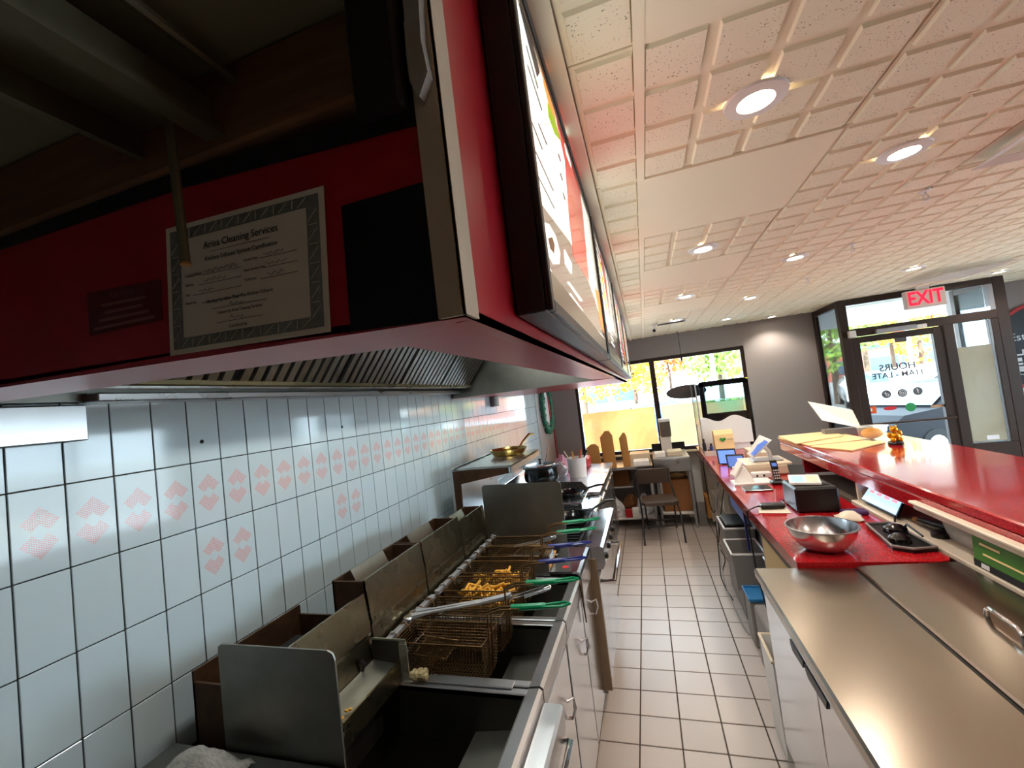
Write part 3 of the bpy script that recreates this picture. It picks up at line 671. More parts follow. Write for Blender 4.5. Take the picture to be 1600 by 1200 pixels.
text('lettering', 'CAUTION', 'plate_text', .0105, face_mtx(KM(.5, .82)+Vector((0, -.001, 0)), KM(1, .5)-KM(0, .5), (0, 0, 1)), t, .0001)
for v, w in ((.6, .3), (.42, .26), (.25, .34), (.08, .42)):
    d = Vector((0, -.0006, 0)); B().slab(KM(.5-w, v)+d, KM(.5+w, v)+d, KM(.5+w, v+.07)+d, KM(.5-w, v+.07)+d, (0, .0004, 0)).build('worn_print', 'plate_text', t)
NM = quadmap([(533, 322), (668, 282), (690, 500), (548, 518)], y=HY-.002)
o = B().slab(NM(0, 0), NM(1, 0), NM(1, 1), NM(0, 1), (0, .0015, 0)).build('navy_patch', 'navy_panel'); tag(o, 'dark navy square panel on the hood end beside the certificate', 'panel')
# menu boards
MXF = -.112
YS = [(.6, 1.68), (1.7, 2.78), (2.8, 3.88), (3.9, 4.98)]
LB = ['with burger picture, the first board at the hood corner', 'second along the hood', 'third along the hood', 'last along the hood, by the window']
def bp(pts, dx=0): return [(lambda p: (p.y, p.z))(at(px, py, x=MXF+dx)) for px, py in pts]
for i, (y0, y1) in enumerate(YS):
    t = thing('menu_board', 'backlit menu board '+LB[i], 'menu board', (MXF-.02, (y0+y1)/2, 1.895), 'backlit menu boards')
    B().box(HX+.003, MXF-.006, y0, y1, 1.895, 2.47, .002).build('housing', 'menu_frame', t)
    zb, zt, e = 1.895, 2.47, .02
    b = B().box(MXF-.006, MXF+.004, y0, y0+e, zb, zt, .002).box(MXF-.006, MXF+.004, y1-e, y1, zb, zt, .002).box(MXF-.006, MXF+.004, y0+e, y1-e, zb, zb+e, .002).box(MXF-.006, MXF+.004, y0+e, y1-e, zt-e, zt, .002); b.build('outer_frame', 'menu_frame', t)
    b = B().box(MXF-.008, MXF-.001, y0+e, y0+e+.022, zb+e, zt-e).box(MXF-.008, MXF-.001, y1-e-.022, y1-e, zb+e, zt-e).box(MXF-.008, MXF-.001, y0+e, y1-e, zb+e, zb+e+.05).box(MXF-.008, MXF-.001, y0+e, y1-e, zt-e-.02, zt-e); b.build('bezel', 'menu_inner', t)
    a, c, z0, z1 = y0+e+.022, y1-e-.022, zb+e+.05, zt-e-.02
    pn = B().box(MXF-.009, MXF-.004, a, c, z0, z1).build('light_panel', 'menu_white', t)
    L = c-a; H = z1-z0; X = lambda k: (MXF-.004+k*.0006, MXF-.0036+k*.0006)
    pr = lambda n, m, uv, k: B().prism([(a+L*u, z0+H*v) for u, v in uv], 0, *X(k)).build(n, m, pn)
    pb = lambda n, m, pts, k: B().prism(bp(pts), 0, *X(k)).build(n, m, pn)
    if i == 0:
        pb('grey_field', 'menu_grey', [(846, 314), (893, 378), (906, 402), (922, 442), (938, 490), (948, 530), (905, 481), (870, 441), (858, 400)], 1)
        pb('red_band', 'menu_red', [(869, 130), (893, 195), (902, 250), (913, 345), (918, 400), (922, 440), (898, 400), (891, 345), (884, 250), (872, 195)], 2)
        pb('pale_stripe', 'menu_white', [(880, 200), (884, 206), (893, 255), (894, 262), (886, 240)], 3)
        pb('plate_picture', 'menu_white', [(850, 346), (860, 350), (870, 368), (877, 395), (876, 412), (868, 412), (857, 392), (850, 366)], 3)
        pb('food_picture', 'menu_brown', [(858, 372), (864, 370), (868, 382), (867, 396), (861, 388)], 4)
        pb('burger_bun', 'menu_orange', [(845, 92), (853, 105), (866, 165), (870, 192), (861, 172), (851, 132)], 3)
        pb('burger_lettuce', 'menu_green', [(856, 158), (868, 186), (877, 220), (868, 210), (858, 182)], 4)
        pb('orange_strip', 'menu_orange', [(930, 450), (938, 458), (945, 520), (940, 508)], 3)
        pb('price_block', 'menu_white', [(884, 389), (895, 412), (895, 428), (886, 412)], 3)
        pb('title_print', 'menu_text', [(812, 4), (820, 12), (845, 112), (841, 120), (826, 62)], 3)
        for (x0_, y0_, x1_, y1_) in ((823, 70, 842, 138), (825, 100, 848, 172), (832, 190, 849, 233), (842, 192, 856, 226), (838, 236, 866, 298), (842, 275, 868, 326), (873, 240, 877, 252), (876, 270, 880, 282), (880, 300, 884, 312), (905, 270, 911, 300), (910, 292, 917, 330)):
            pb('print_line', 'menu_grey_text', [(x0_, y0_), (x0_+1.6, y0_), (x1_+1.2, y1_), (x1_-.6, y1_)], 3)
        for (x0_, y0_, x1_, y1_) in ((889, 440, 910, 470), (891, 458, 911, 486)):
            pb('print_line', 'menu_white', [(x0_, y0_), (x0_+2, y0_), (x1_+2, y1_), (x1_-1, y1_)], 3)
    elif i % 2 == 0:
        pr('red_band', 'menu_red', [(.48, 1), (.62, 1), (.72, .6), (.66, .2), (.54, .1), (.42, .3), (.44, .7)], 1)
        pr('grey_field', 'menu_grey', [(0, .4), (.4, .28), (1, .3), (1, 0), (0, 0)], 1)
        el = lambda u, v, ru, rv: [(u+ru*math.cos(q*PI/8), v+rv*math.sin(q*PI/8)) for q in range(16)]
        pr('plate_picture', 'menu_white', el(.09, .24, .075, .14), 2); pr('food_picture', 'menu_brown', el(.09, .25, .03, .055), 3)
        pr('burger_bun', 'menu_orange', el(.36, .86, .06, .07), 2); pr('burger_lettuce', 'menu_green', el(.38, .76, .06, .05), 2); pr('burger_patty', 'menu_brown', el(.37, .81, .058, .028), 3); pr('burger_bun', 'menu_yellow', el(.385, .70, .05, .03), 3)
        pr('orange_strip', 'menu_orange', [(.86, .3), (.95, .3), (.97, 0), (.84, 0)], 2)
    else:
        pr('red_band', 'menu_red', [(.3, 1), (.55, 1), (.5, .4), (.42, .4)], 1); pr('yellow_strip', 'menu_yellow', [(.2, .9), (.26, .9), (.3, .4), (.24, .4)], 1)
        pr('grey_field', 'menu_grey', [(0, .2), (1, .28), (1, 0), (0, 0)], 1); pr('dark_strip', 'menu_brown', [(.72, 1), (.8, 1), (.86, .3), (.8, .3)], 1)
    if i == 0: continue
    b = B(); random.seed(20+i)
    for r in range(7):
        z = z0+H*(.93-r*.075); n = .36 if r < 2 else random.uniform(.16, .3)
        b.box(*X(4), a+L*.02, a+L*(.02+n), z-(.008 if r < 2 else .003), z+(.008 if r < 2 else .003))
    for r in range(4): b.box(*X(4), a+L*.74, a+L*random.uniform(.82, .9), z0+H*(.9-r*.13)-.005, z0+H*(.9-r*.13)+.005)
    b.build('print_lines', 'menu_text', pn, kind='stuff')
    b = B()
    for r in range(3): b.box(*X(4), a+L*.3, a+L*random.uniform(.5, .62), z0+H*(.2-r*.06)-.004, z0+H*(.2-r*.06)+.004)
    b.box(*X(4), a+L*.2, a+L*.27, z0+H*.16, z0+H*.28)
    b.build('print_lines', 'menu_white', pn, kind='stuff')
# sheet-metal box and sensor on the tiled wall
o = B().box(XW+.003, XW+.05, .3, .713, 1.806, 1.895, .003).build('duct_box', 'steel'); tag(o, 'stainless sheet metal box on the tiles under the hood corner', 'metal box')
p = at(773, 628, x=-1.35); t = thing('wall_sensor', 'small dark box fixed high on the tiled wall under the hood', 'sensor', (XW, p.y, p.z-.04))
B().box(XW+.002, XW+.05, p.y-.05, p.y+.05, p.z-.045, p.z+.05, .005).build('case', 'grey_plastic', t); B().box(XW+.05, XW+.055, p.y-.03, p.y+.045, p.z-.04, p.z+.03, .002).build('cover', 'black', t)

# ================================================================== FRYER LINE
RZ = .90
def fryer(y0, y1, label, flz=1.22, fback=-1.15, hang=True, drop=.005, defl=True):
    t = thing('deep_fryer', label, 'deep fryer', (-.78, (y0+y1)/2, 0), 'stainless deep fryers in a row')
    a, c = y0+.003, y1-.003
    B().box(-.98, -.43, a, c, .1, .70, .003).build('cabinet', 'steel_dull', t)
    B().box(-.995, -.98, a, c, .1, RZ-.02).build('back_panel', 'steel_grease', t)
    for x in (-.93, -.48):
        for y in (a+.05, c-.05): B().lathe([(.02, 0), (.016, .03), (.016, .1), (0, .1)], (x, y, 0), 12).build('leg', 'steel', t)
    dr = B().box(-.43, -.415, a+.006, c-.006, .13, .815, .003).build('door', 'steel_bright', t)
    B().tube([(-.415, (a+c)/2+.1, .66), (-.39, (a+c)/2+.1, .675), (-.385, (a+c)/2+.1, .64), (-.40, (a+c)/2+.1, .60), (-.415, (a+c)/2+.1, .60)], .006, 8).build('handle', 'chrome', dr, smooth=.6)
    # vat: rim, inner walls, sloped front, oil
    b = B().box(-.985, -.965, a, c, RZ-.02, RZ, .003).box(-.965, -.45, a, a+.028, RZ-.02, RZ, .003).box(-.965, -.45, c-.028, c, RZ-.02, RZ, .003)
    b.prism([(-.452, RZ-.02), (-.452, RZ), (-.418, RZ+.004), (-.408, RZ-.004), (-.408, RZ-.05), (-.416, RZ-.085), (-.43, RZ-.085), (-.43, RZ-.02)], 1, a, c); b.build('rim', 'steel', t)
    b = B().box(-.972, -.965, a+.02, c-.02, .70, RZ-.004).box(-.965, -.452, a+.02, a+.028, .70, RZ-.004).box(-.965, -.452, c-.028, c-.02, .70, RZ-.004).box(-.458, -.45, a+.028, c-.028, .79, RZ-.004)
    b.build('vat_wall', 'vat_dark', t)
    B().slab((-.455, a+.028, .80), (-.455, c-.028, .80), (-.63, c-.028, .775), (-.63, a+.028, .775), (0, 0, -.01)).build('drain_shelf', 'steel_dull', t)
    B().box(-.965, -.62, a+.028, c-.028, .70, .74).build('oil', 'oil', t)
    # flue
    fx = -1.0
    b = B().prism([(fx+.012, RZ+.02), (fx, (RZ+flz)/2), (fx+.004, (RZ+flz)/2+.012), (fx-.012, flz), (fx-.02, flz), (fx-.008, RZ+.02)], 1, a, c); b.build('flue_front', 'steel_grease', t)
    b = B().box(fback, fx-.01, a, a+.008, .6, flz-drop).box(fback, fx-.01, c-.008, c, .6, flz-drop).box(fback, fback+.008, a, c, .6, flz-drop*.6); b.build('flue_side', 'steel_rust', t)
    B().box(fback+.03, fx-.03, a+.04, c-.05, .95, flz-.05-drop).build('flue_core', 'matt_black', t)
    if defl: B().slab((fback+.055, a+.06, flz-.04), (fback+.055, c-.12, flz-.04), (fback+.03, c-.12, flz+.012), (fback+.03, a+.06, flz+.012), (.004, 0, 0)).build('deflector', 'steel_dull', t)
    for k in (.2, .8): B().tube([(fx+.014, a+(c-a)*k, 1.0), (fx+.02, a+(c-a)*k+.006, .985), (fx+.014, a+(c-a)*k, .965)], .005, 6).build('hook_slot', 'matt_black', t)
    if hang:
        B().box(-.978, -.955, a+.01, c-.01, .985, 1.005, .003).build('hanger_rail', 'silver_paint', t)
        for k in range(4): B().tube([(-.978, a+.06+k*.09, 1.0), (-.966, a+.06+k*.09, 1.012), (-.945, a+.06+k*.09, 1.008), (-.945, a+.06+k*.09, .99)], .004, 6).build('rail_hook', 'silver_paint', t)
        for k in (.1, .9): B().box(-.992, -.978, a+(c-a)*k-.01, a+(c-a)*k+.01, RZ, .995).build('rail_bracket', 'steel_dull', t)
    return t
F1 = fryer(.885, 1.278, 'empty deep fryer with upright splash plate and no baskets', 1.18, -1.3, hang=False, drop=.075, defl=False)
F2 = fryer(1.282, 1.673, 'deep fryer with two green handled baskets')
F3 = fryer(1.677, 2.068, 'deep fryer with fries in its blue handled baskets')
F4 = fryer(2.072, 2.42, 'narrow fry station with slotted scoop next to the range', 1.19, -1.13)
# F1 extras
b = B().prism([(-1.18, .905), (-.80, .905), (-.80, 1.20), (-.805, 1.215), (-.82, 1.222), (-1.165, 1.222), (-1.178, 1.215), (-1.18, 1.20)], 1, .877, .882); b.build('splash_plate', 'steel_dull', F1)
B().slab((-.99, .9, .965), (-.99, 1.27, .965), (-.885, 1.27, .955), (-.885, .9, .955), (0, 0, -.006)).build('crumb_tray', 'steel_dull', F1)
B().box(-.89, -.884, .9, 1.27, .9, .968).build('crumb_tray_lip', 'steel_grease', F1)
B().box(-.99, -.885, 1.262, 1.27, .955, 1.03).build('tray_end', 'vat_dark', F1)
B().box(-.41, -.345, .89, 1.27, .79, .872, .008).build('front_ledge', 'steel', F1); B().tube([(-.345, .95, .80), (-.325, .95, .80), (-.325, 1.22, .80), (-.345, 1.22, .80)], .009, 8).build('ledge_bar', 'chrome', F1, smooth=.6)
b = B().slab((-.99, 1.268, 1.035), (-.86, 1.268, 1.035), (-.86, 1.268, 1.005), (-.99, 1.268, 1.005), (0, -.004, 0)).slab((-.885, 1.264, 1.02), (-.855, 1.264, 1.02), (-.855, 1.264, .905), (-.885, 1.264, .905), (0, -.004, 0)); b.build('foil_patch', 'foil', F1)
b = B().box(-.80, -.50, 1.262, 1.297, RZ+.0005, RZ+.007, .002).build('joint_cover', 'steel', F1)
b = B(); random.seed(4)
for i in range(14): b.cbox((random.uniform(-.97, -.9), random.uniform(.93, 1.05), .966), (random.uniform(.004, .012), random.uniform(.004, .012), .005))
tag(b.build('fried_crumbs', 'fry'), 'golden fried crumbs lying in the empty fryer tray', 'crumbs', kind='stuff')
b = B(); random.seed(9)
for i in range(16): b.sphere((random.uniform(-.845, -.79), random.uniform(1.262, 1.295), RZ+.014+random.uniform(0, .012)), random.uniform(.008, .015), 6, 4)
tag(b.build('batter_lump', 'crumb'), 'crusty pale batter lump stuck on the fryer divider', 'batter', kind='stuff')
# F4 extras: front plate and hanging strip
B().prism([(-.56, .93), (-.42, .93), (-.405, .924), (-.40, .91), (-.40, .80), (-.405, .80), (-.405, .905), (-.42, .92), (-.56, .92)], 1, 2.075, 2.418).build('front_plate', 'steel_bright', F4)
B().box(-.50, -.47, 2.12, 2.15, .9302, .931).build('label_sticker', 'red_sticker', F4)
B().prism([(2.01, .90), (2.05, .90), (2.062, .70), (2.055, .70)], 0, -.403, -.398).build('edge_strip', 'steel_rust', F3)
B().box(-.66, -.56, 2.09, 2.11, .905, .97).build('divider_plate', 'steel_dull', F4)
# large splash plate beside the range
b = B().prism([(-1.0, .905), (-.52, .905), (-.517, 1.285), (-.522, 1.297), (-.535, 1.302), (-.985, 1.308), (-.997, 1.300), (-1.0, 1.29)], 1, 2.408, 2.414); b.build('splash_plate', 'steel_dull', F4)
# ---- fry baskets
def basket(x0, y0, label, grip, zr=1.0, tilt=0):
    L, Wd, D = .335, .148, .135
    t = thing('fry_basket', label, 'fry basket', (x0, y0, zr-D), 'wire fry baskets', local=True)
    # local: x 0..L away from rail, y 0..Wd, z 0..D
    b = B(); b.tube([(0, 0, D), (L, 0, D), (L, Wd, D), (0, Wd, D)], .0035, 6, True); b.build('rim_wire', 'wire', t)
    b = B(); n = 0; i_ = .012
    for k in range(1, 13):
        z = D*k/13; f = 1-z/D; o = i_*f
        b.tube([(o, o, z), (L-o, o, z), (L-o, Wd-o, z), (o, Wd-o, z)], .0014, 3, True)
    for k in range(1, 27):
        x = L*k/27; xb = i_+(L-2*i_)*k/27
        b.tube([(x, 0, D), (xb, i_, 0), (xb, Wd-i_, 0), (x, Wd, D)], .0014, 3)
    for k in range(1, 12):
        y = Wd*k/12; yb = i_+(Wd-2*i_)*k/12
        b.tube([(0, y, D), (i_, yb, 0), (L-i_, yb, 0), (L, y, D)], .0014, 3)
    b.build('wire_mesh', 'wire', t, kind='stuff')
    b = B(); ym = Wd/2
    for s in (-.016, .016): b.tube([(L-.006, ym+s, .012), (L+.004, ym+s, D+.01), (L+.006, ym+s, D+.075), (L+.05, ym+s*.8, D+.088), (L+.12, ym+s*.6, D+.093)], .004, 6)
    b.build('handle_wire', 'wire', t, smooth=.7)
    b = B().tube([(L+.09, ym, D+.092), (L+.20, ym, D+.10), (L+.21, ym, D+.10)], [.011, .011, .009], 10); b.tube([(L+.20, ym-.008, D+.10), (L+.27, ym-.014, D+.108), (L+.29, ym, D+.11), (L+.27, ym+.014, D+.108), (L+.20, ym+.008, D+.10)], .0048, 6); b.build('grip', grip, t, smooth=.7)
    for yy in (.04, Wd-.04): B().tube([(.004, yy, D-.02), (0, yy, D), (-.014, yy, D+.012), (-.03, yy, D+.008), (-.03, yy, D-.008)], .0035, 6).build('hanger_hook', 'wire', t)
    return t
X0 = -.94
BK = [(1.305, 'green_grip', 'empty fry basket with green handle nearest the empty fryer'), (1.495, 'green_grip', 'fry basket with green handle under the long tongs'), (1.70, 'blue_grip', 'fry basket with blue handle holding golden fries, beside the tongs'), (1.885, 'blue_grip', 'fry basket with blue handle holding few fries, beside the scoop'), (2.09, 'green_grip', 'fry basket with green handle and a mesh press across it'), (2.255, 'green_grip', 'fry basket with green handle standing against the large splash plate')]
for y, g, l in BK: basket(X0, y, l, g)
FRB = B().box(-.035, .035, -.005, .005, -.005, .005, .002)
random.seed(31)
for (y0, n, l) in ((1.70, 130, 'heap of golden fries in the blue handled basket beside the tongs'), (1.885, 75, 'small heap of golden fries in the blue handled basket beside the scoop')):
    b = B()
    for i in range(n):
        k = len(b.v); s = random.uniform(.6, 1.1)
        b.box(-.032*s, .032*s, -.005, .005, -.005, .005, .002)
        b.xf(Matrix.Translation((X0+random.uniform(.06, .28), y0+random.uniform(.04, .108), 1.0-.11+random.triangular(0, .10, .06))) @ Matrix.Rotation(random.uniform(0, PI), 4, 'Z') @ Matrix.Rotation(random.uniform(-.5, .5), 4, 'Y'), k)
    tag(b.build('french_fries', 'fry'), l, 'fries', kind='stuff')
# mesh presses (flat grids) laid over baskets
def press(x, y, rz, tilt, label, m='wire'):
    t = thing('mesh_press', label, 'mesh press', (x, y, 1.0), 'wire mesh presses', rz=rz, local=True); t.rotation_euler = (0, tilt, rz)
    B().tube([(-.06, -.055, 0), (.06, -.055, 0), (.06, .055, 0), (-.06, .055, 0)], .0028, 6, True).build('frame', m, t)
    b = B()
    for k in range(1, 14): b.tube([(-.06+.12*k/14, -.055, 0), (-.06+.12*k/14, .055, 0)], .0009, 3)
    for k in range(1, 12): b.tube([(-.06, -.055+.11*k/12, 0), (.06, -.055+.11*k/12, 0)], .0009, 3)
    b.build('grid', m, t, kind='stuff')
    return t
press(X0+.13, 1.375, .05, .1, 'square mesh press hanging inside the empty green handled basket').location.z = .95
press(X0+.15, 2.155, -.1, -.1, 'square mesh press lying across the basket by the range').location.z = 1.004
# tongs and skimmer
t = thing('tongs', 'long silver tongs lying across the green handled baskets', 'tongs', (-.75, 1.56, 1.01))
for s in (-1, 1): B().tube([(-.95, 1.475+s*.018, 1.012), (-.88, 1.495+s*.012, 1.018), (-.70, 1.545+s*.008, 1.03), (-.585, 1.575+s*.005, 1.045)], [.012, .006, .007, .009], 6).build('arm', 'silver_paint', t)
for s in (-1, 1): B().lathe([(0, 0), (.02, .004), (.022, .008), (.016, .012), (0, .01)], (-.96, 1.472+s*.018, 1.004), 10).build('claw', 'steel_bright', t)
def rack_tongs(x, y, z, rz, label):
    t = thing('wire_tongs', label, 'tongs', (x, y, z), 'bent wire tongs', rz=rz, local=True)
    for s in (-1, 1):
        B().tube([(-.1, s*.012, 0), (0, s*.012, .012), (.10, s*.012, .035), (.12, s*.006, .04), (.125, 0, .034), (.12, -s*.004, .028), (.02, -s*.004, .004)], .003, 6).build('wire_arm', 'steel_bright', t)
rack_tongs(-.56, 1.60, 1.02, .2, 'bent wire tongs beside the blue handled fry baskets')
rack_tongs(-.66, 2.20, 1.02, .15, 'bent wire tongs across the baskets by the range')
t = thing('slotted_scoop', 'slotted steel scoop in the narrow fry station', 'scoop', (-.60, 2.22, .93))
B().slab((-.68, 2.13, .925), (-.56, 2.12, .925), (-.56, 2.29, .955), (-.68, 2.30, .955), (0, 0, .003)).build('pan', 'card', t)
for k in range(10): B().box(-.675+k*.0118, -.669+k*.0118, 2.14, 2.24, .95, .985).build('slot_blade', 'steel_bright', t)
# crumpled cloth near the bottom-left corner
t = at(310, 1188, y=.78)
b = B(); random.seed(2)
N, K = 14, 10
vs = []
for i in range(N):
    for j in range(K):
        u, v = i/(N-1)-.5, j/(K-1)-.5
        vs.append((t.x+u*.22, .78+v*.12, t.z-.035+.055*(1-(2*u)**2)*(1-(2*v)**2)+random.uniform(-.008, .008)))
fs = [(i*K+j, i*K+j+1, (i+1)*K+j+1, (i+1)*K+j) for i in range(N-1) for j in range(K-1)]
b.add(vs, fs); o = b.build('newspaper_wad', 'news', smooth=.9); tag(o, 'crumpled printed paper beside the empty fryer', 'paper')
so = o.modifiers.new('solid', 'SOLIDIFY'); so.thickness = .004
PAPER = t.copy()
o = B().box(-1.36, -.43, .45, .872, .1, t.z-.05, .004).build('side_bench', 'steel_dull'); tag(o, 'dull steel bench under the crumpled paper beside the fryer', 'bench')

# ================================================================== RANGE
t = thing('gas_range', 'stainless gas range with oven, black grates and high shelf', 'range', (-.8, 2.85, 0)); RG = t
y0, y1 = 2.432, 3.25
B().box(-1.2, -.40, y0, y1, .12, .88, .004).build('body', 'steel_dull', t)
for x in (-1.12, -.46):
    for y in (y0+.06, y1-.06): B().lathe([(.024, 0), (.018, .04), (.018, .12), (0, .12)], (x, y, 0), 12).build('leg', 'steel', t)
dr = B().box(-.40, -.375, y0+.03, y1-.03, .16, .72, .006).build('oven_door', 'steel_bright', t)
B().tube([(-.375, y0+.08, .70), (-.30, y0+.08, .70), (-.30, y1-.1, .70), (-.375, y1-.1, .70)], .013, 10).build('handle', 'chrome', dr, smooth=.6)
B().box(-.445, -.374, y0-.004, y0+.015, .14, .86, .003).build('side_edge', 'range_side', t)
B().prism([(-.43, .80), (-.43, .915), (-.345, .925), (-.328, .918), (-.325, .90), (-.325, .83), (-.34, .80)], 1, y0, y1).build('front_rail', 'steel_bright', t)
for k in range(5): B().lathe([(.018, 0), (.018, .008), (.012, .016), (0, .016)], (-.327, y0+.06+k*.16, .855), 14, 'x').build('knob', 'black', t)
B().box(-1.2, -.43, y0, y1, .88, .9, .003).build('cooktop', 'black', t)
for gy in (y0+.02, y0+.29, y0+.56):
    for gx in (-1.15, -.80):
        g = B().tube([(gx, gy, .925), (gx+.33, gy, .925), (gx+.33, gy+.24, .925), (gx, gy+.24, .925)], .008, 4, True).build('grate', 'black', t)
        b = B()
        for k in range(1, 5): b.box(gx+.01, gx+.13, gy+.048*k-.005, gy+.048*k+.005, .92, .936).box(gx+.2, gx+.32, gy+.048*k-.005, gy+.048*k+.005, .92, .936)
        b.box(gx, gx+.33, gy-.004, gy+.004, .9, .925); b.build('grate_finger', 'black', g, kind='stuff')
        B().lathe([(.05, 0), (.05, .012), (.03, .018), (0, .018)], (gx+.165, gy+.12, .9), 16).build('burner', 'black', g)
B().box(-1.26, -1.2, y0+.1, y1, .88, 1.4, .004).build('riser', 'steel', t)
sh = B().box(-1.24, -.84, y0+.1, y1+.02, 1.385, 1.40, .003).box(-.85, -.84, y0+.1, y1+.02, 1.35, 1.40).build('high_shelf', 'steel', t)
B().prism([(-1.24, 1.384), (-.86, 1.384), (-.86, 1.35), (-1.19, 1.30), (-1.2, .95), (-1.24, .95)], 1, y0+.098, y0+.108).build('shelf_bracket', 'steel_rust', t)
def pan(x, y, z, r, h, ang, label, m, hl=.2, rise=.06, group=None):
    t = thing('frying_pan', label, 'pan', (x, y, z), group)
    B().lathe([(0, 0), (r*.78, 0), (r*.95, h*.6), (r, h), (r*.985, h), (r*.93, h*.6), (r*.76, .004), (0, .004)], (x, y, z), 32).build('bowl', m, t, smooth=.5)
    c, s = math.cos(ang), math.sin(ang)
    B().tube([(x+c*r*.96, y+s*r*.96, z+h*.75), (x+c*(r+.05), y+s*(r+.05), z+h+rise*.4), (x+c*(r+hl*.7), y+s*(r+hl*.7), z+h+rise), (x+c*(r+hl), y+s*(r+hl), z+h+rise*.9)], [.007, .008, .011, .009], 8).build('handle', 'black' if m == 'black_gloss' else m, t, smooth=.6)
    return t
pan(-.575, 2.90, .9375, .125, .04, .55, 'black frying pan on the range grates', 'black_gloss', .2, .05, 'frying pans')
pan(-.70, 3.56, .9605, .12, .035, .35, 'dark frying pan on the griddle with its handle over the edge', 'black_gloss', .18, .02, 'frying pans')
pan(-1.02, 3.06, 1.401, .14, .045, 1.2, 'brass coloured frying pan on the high shelf', 'brass_pan', .2, .07, 'frying pans')
# griddle
t = thing('griddle', 'flat steel griddle between range and worktable', 'griddle', (-.85, 3.5, 0))
B().box(-1.2, -.48, 3.27, 3.76, .12, .86, .004).build('body', 'steel_dull', t); B().box(-1.18, -.56, 3.28, 3.75, .86, .96, .004).build('plate', 'steel_bright', t); B().box(-.56, -.46, 3.27, 3.76, .84, .90, .01).build('drip_trough', 'steel_bright', t)
B().prism([(-1.2, .96), (-.56, .96), (-.62, 1.03), (-1.2, 1.05)], 1, 3.75, 3.762).build('splash_guard', 'vat_dark', t)
for x in (-1.12, -.54):
    for y in (3.33, 3.7): B().lathe([(.02, 0), (.018, .12), (0, .12)], (x, y, 0), 12).build('leg', 'steel', t)
for k in range(2): B().lathe([(.02, 0), (.02, .015), (.014, .03), (0, .03)], (-.48, 3.4+k*.2, .79), 14, 'x').build('knob', 'black', t)
# worktable
t = thing('worktable', 'stainless worktable along the tiled wall holding the soup kettle', 'worktable', (-.92, 4.55, 0))
B().box(-1.36, -.475, 3.775, 5.33, .895, .93, .006).build('top', 'steel_bright', t); B().box(-1.375, -1.36, 3.775, 5.33, .895, 1.03, .003).build('upstand', 'steel_bright', t)
for k in range(3): 
    d = B().box(-.52, -.49, 3.80+k*.51, 4.28+k*.51, .16, .885, .004).build('door', 'steel', t); B().box(-.49, -.478, 3.84+k*.51, 4.24+k*.51, .80, .825, .003).build('handle', 'steel_bright', d)
B().box(-1.36, -.52, 3.78, 5.325, .14, .89).build('carcass', 'steel_dull', t)
for x in (-1.3, -.58):
    for y in (3.85, 5.25): B().lathe([(.02, 0), (.018, .14), (0, .14)], (x, y, 0), 12).build('leg', 'steel', t)
# soup kettle
kx, ky = -1.14, 4.42
t = thing('soup_kettle', 'black round soup kettle with lid on the worktable', 'soup kettle', (kx, ky, .93))
B().lathe([(0, 0), (.165, 0), (.18, .02), (.185, .07), (.17, .14), (.16, .15), (0, .15)], (kx, ky, .93), 32).build('body', 'black_gloss', t, smooth=.5)
B().lathe([(.165, .148), (.19, .15), (.19, .162), (.17, .17), (0, .17)], (kx, ky, .93), 32).build('rim', 'black', t, smooth=.5)
ld = B().lathe([(.165, .17), (.16, .182), (.08, .198), (0, .202)], (kx, ky, .93), 32).build('lid', 'steel_bright', t, smooth=.6)
B().lathe([(.012, .2), (.01, .215), (.02, .222), (.02, .235), (0, .238)], (kx, ky, .93), 14).build('knob', 'black', ld)
B().tube([(kx+.03, ky+.1, 1.11), (kx+.05, ky+.16, 1.2), (kx+.06, ky+.2, 1.27)], .006, 6).build('ladle_handle', 'steel_bright', t)
# clear bags and bucket
def bag(name, x, y, z, r, h, label, m, cat='bag', seed=1, group=None, sx=1, sy=1):
    random.seed(seed); b = B(); n, k = 18, 9; vs = []
    for i in range(k):
        t_ = i/(k-1); rr = r*(.75+.45*math.sin(PI*min(t_*1.15, 1))-.5*t_**3)
        for j in range(n):
            a = 2*PI*j/n; q = rr*(1+random.uniform(-.16, .16))
            vs.append((x+q*math.cos(a)*sx, y+q*math.sin(a)*sy, z+h*t_+(random.uniform(-.01, .01) if 0 < i else 0)))
    fs = [(i*n+j, i*n+(j+1) % n, (i+1)*n+(j+1) % n, (i+1)*n+j) for i in range(k-1) for j in range(n)]+[tuple(range(n)), tuple(range((k-1)*n, k*n))]
    o = b.add(vs, fs).build(name, m, loc=(x, y, z)); tag(o, label, cat, group); return o
bag('plastic_bag', -.985, 4.64, .931, .075, .15, 'clear plastic bag between kettle and white bucket', 'glove_plastic', seed=3)
bag('pink_cloth', -1.0, 4.86, .931, .07, .2, 'pinkish cloth bundle behind the plastic bag', 'pink_cloth', 'cloth', seed=8)
t = thing('white_bucket', 'white plastic bucket of utensils on the worktable', 'bucket', (-.775, 4.55, .93))
B().lathe([(0, 0), (.088, 0), (.102, .19), (.108, .19), (.108, .2), (.096, .2), (.083, .01), (0, .01)], (-.775, 4.55, .931), 28).build('bucket', 'white_plastic', t, smooth=.5)
for (a, dx, dy, m, r) in ((0, -.13, .03, 'chrome', .007), (1, -.03, -.05, 'card', .009), (2, .12, .02, 'black', .008), (3, .05, .06, 'orange_sticker', .009)):
    B().tube([(-.775+dx*.2, 4.55+dy*.2, .95), (-.775+dx*.7, 4.55+dy*.7, 1.13), (-.775+dx, 4.55+dy, 1.20)], [r*.7, r, r*1.3], 8).build('utensil', m, t)
o = B().box(-.98, -.72, 5.02, 5.28, .931, 1.05, .02).build('red_tub', 'red_plastic'); tag(o, 'red plastic tub behind the white bucket', 'tub')

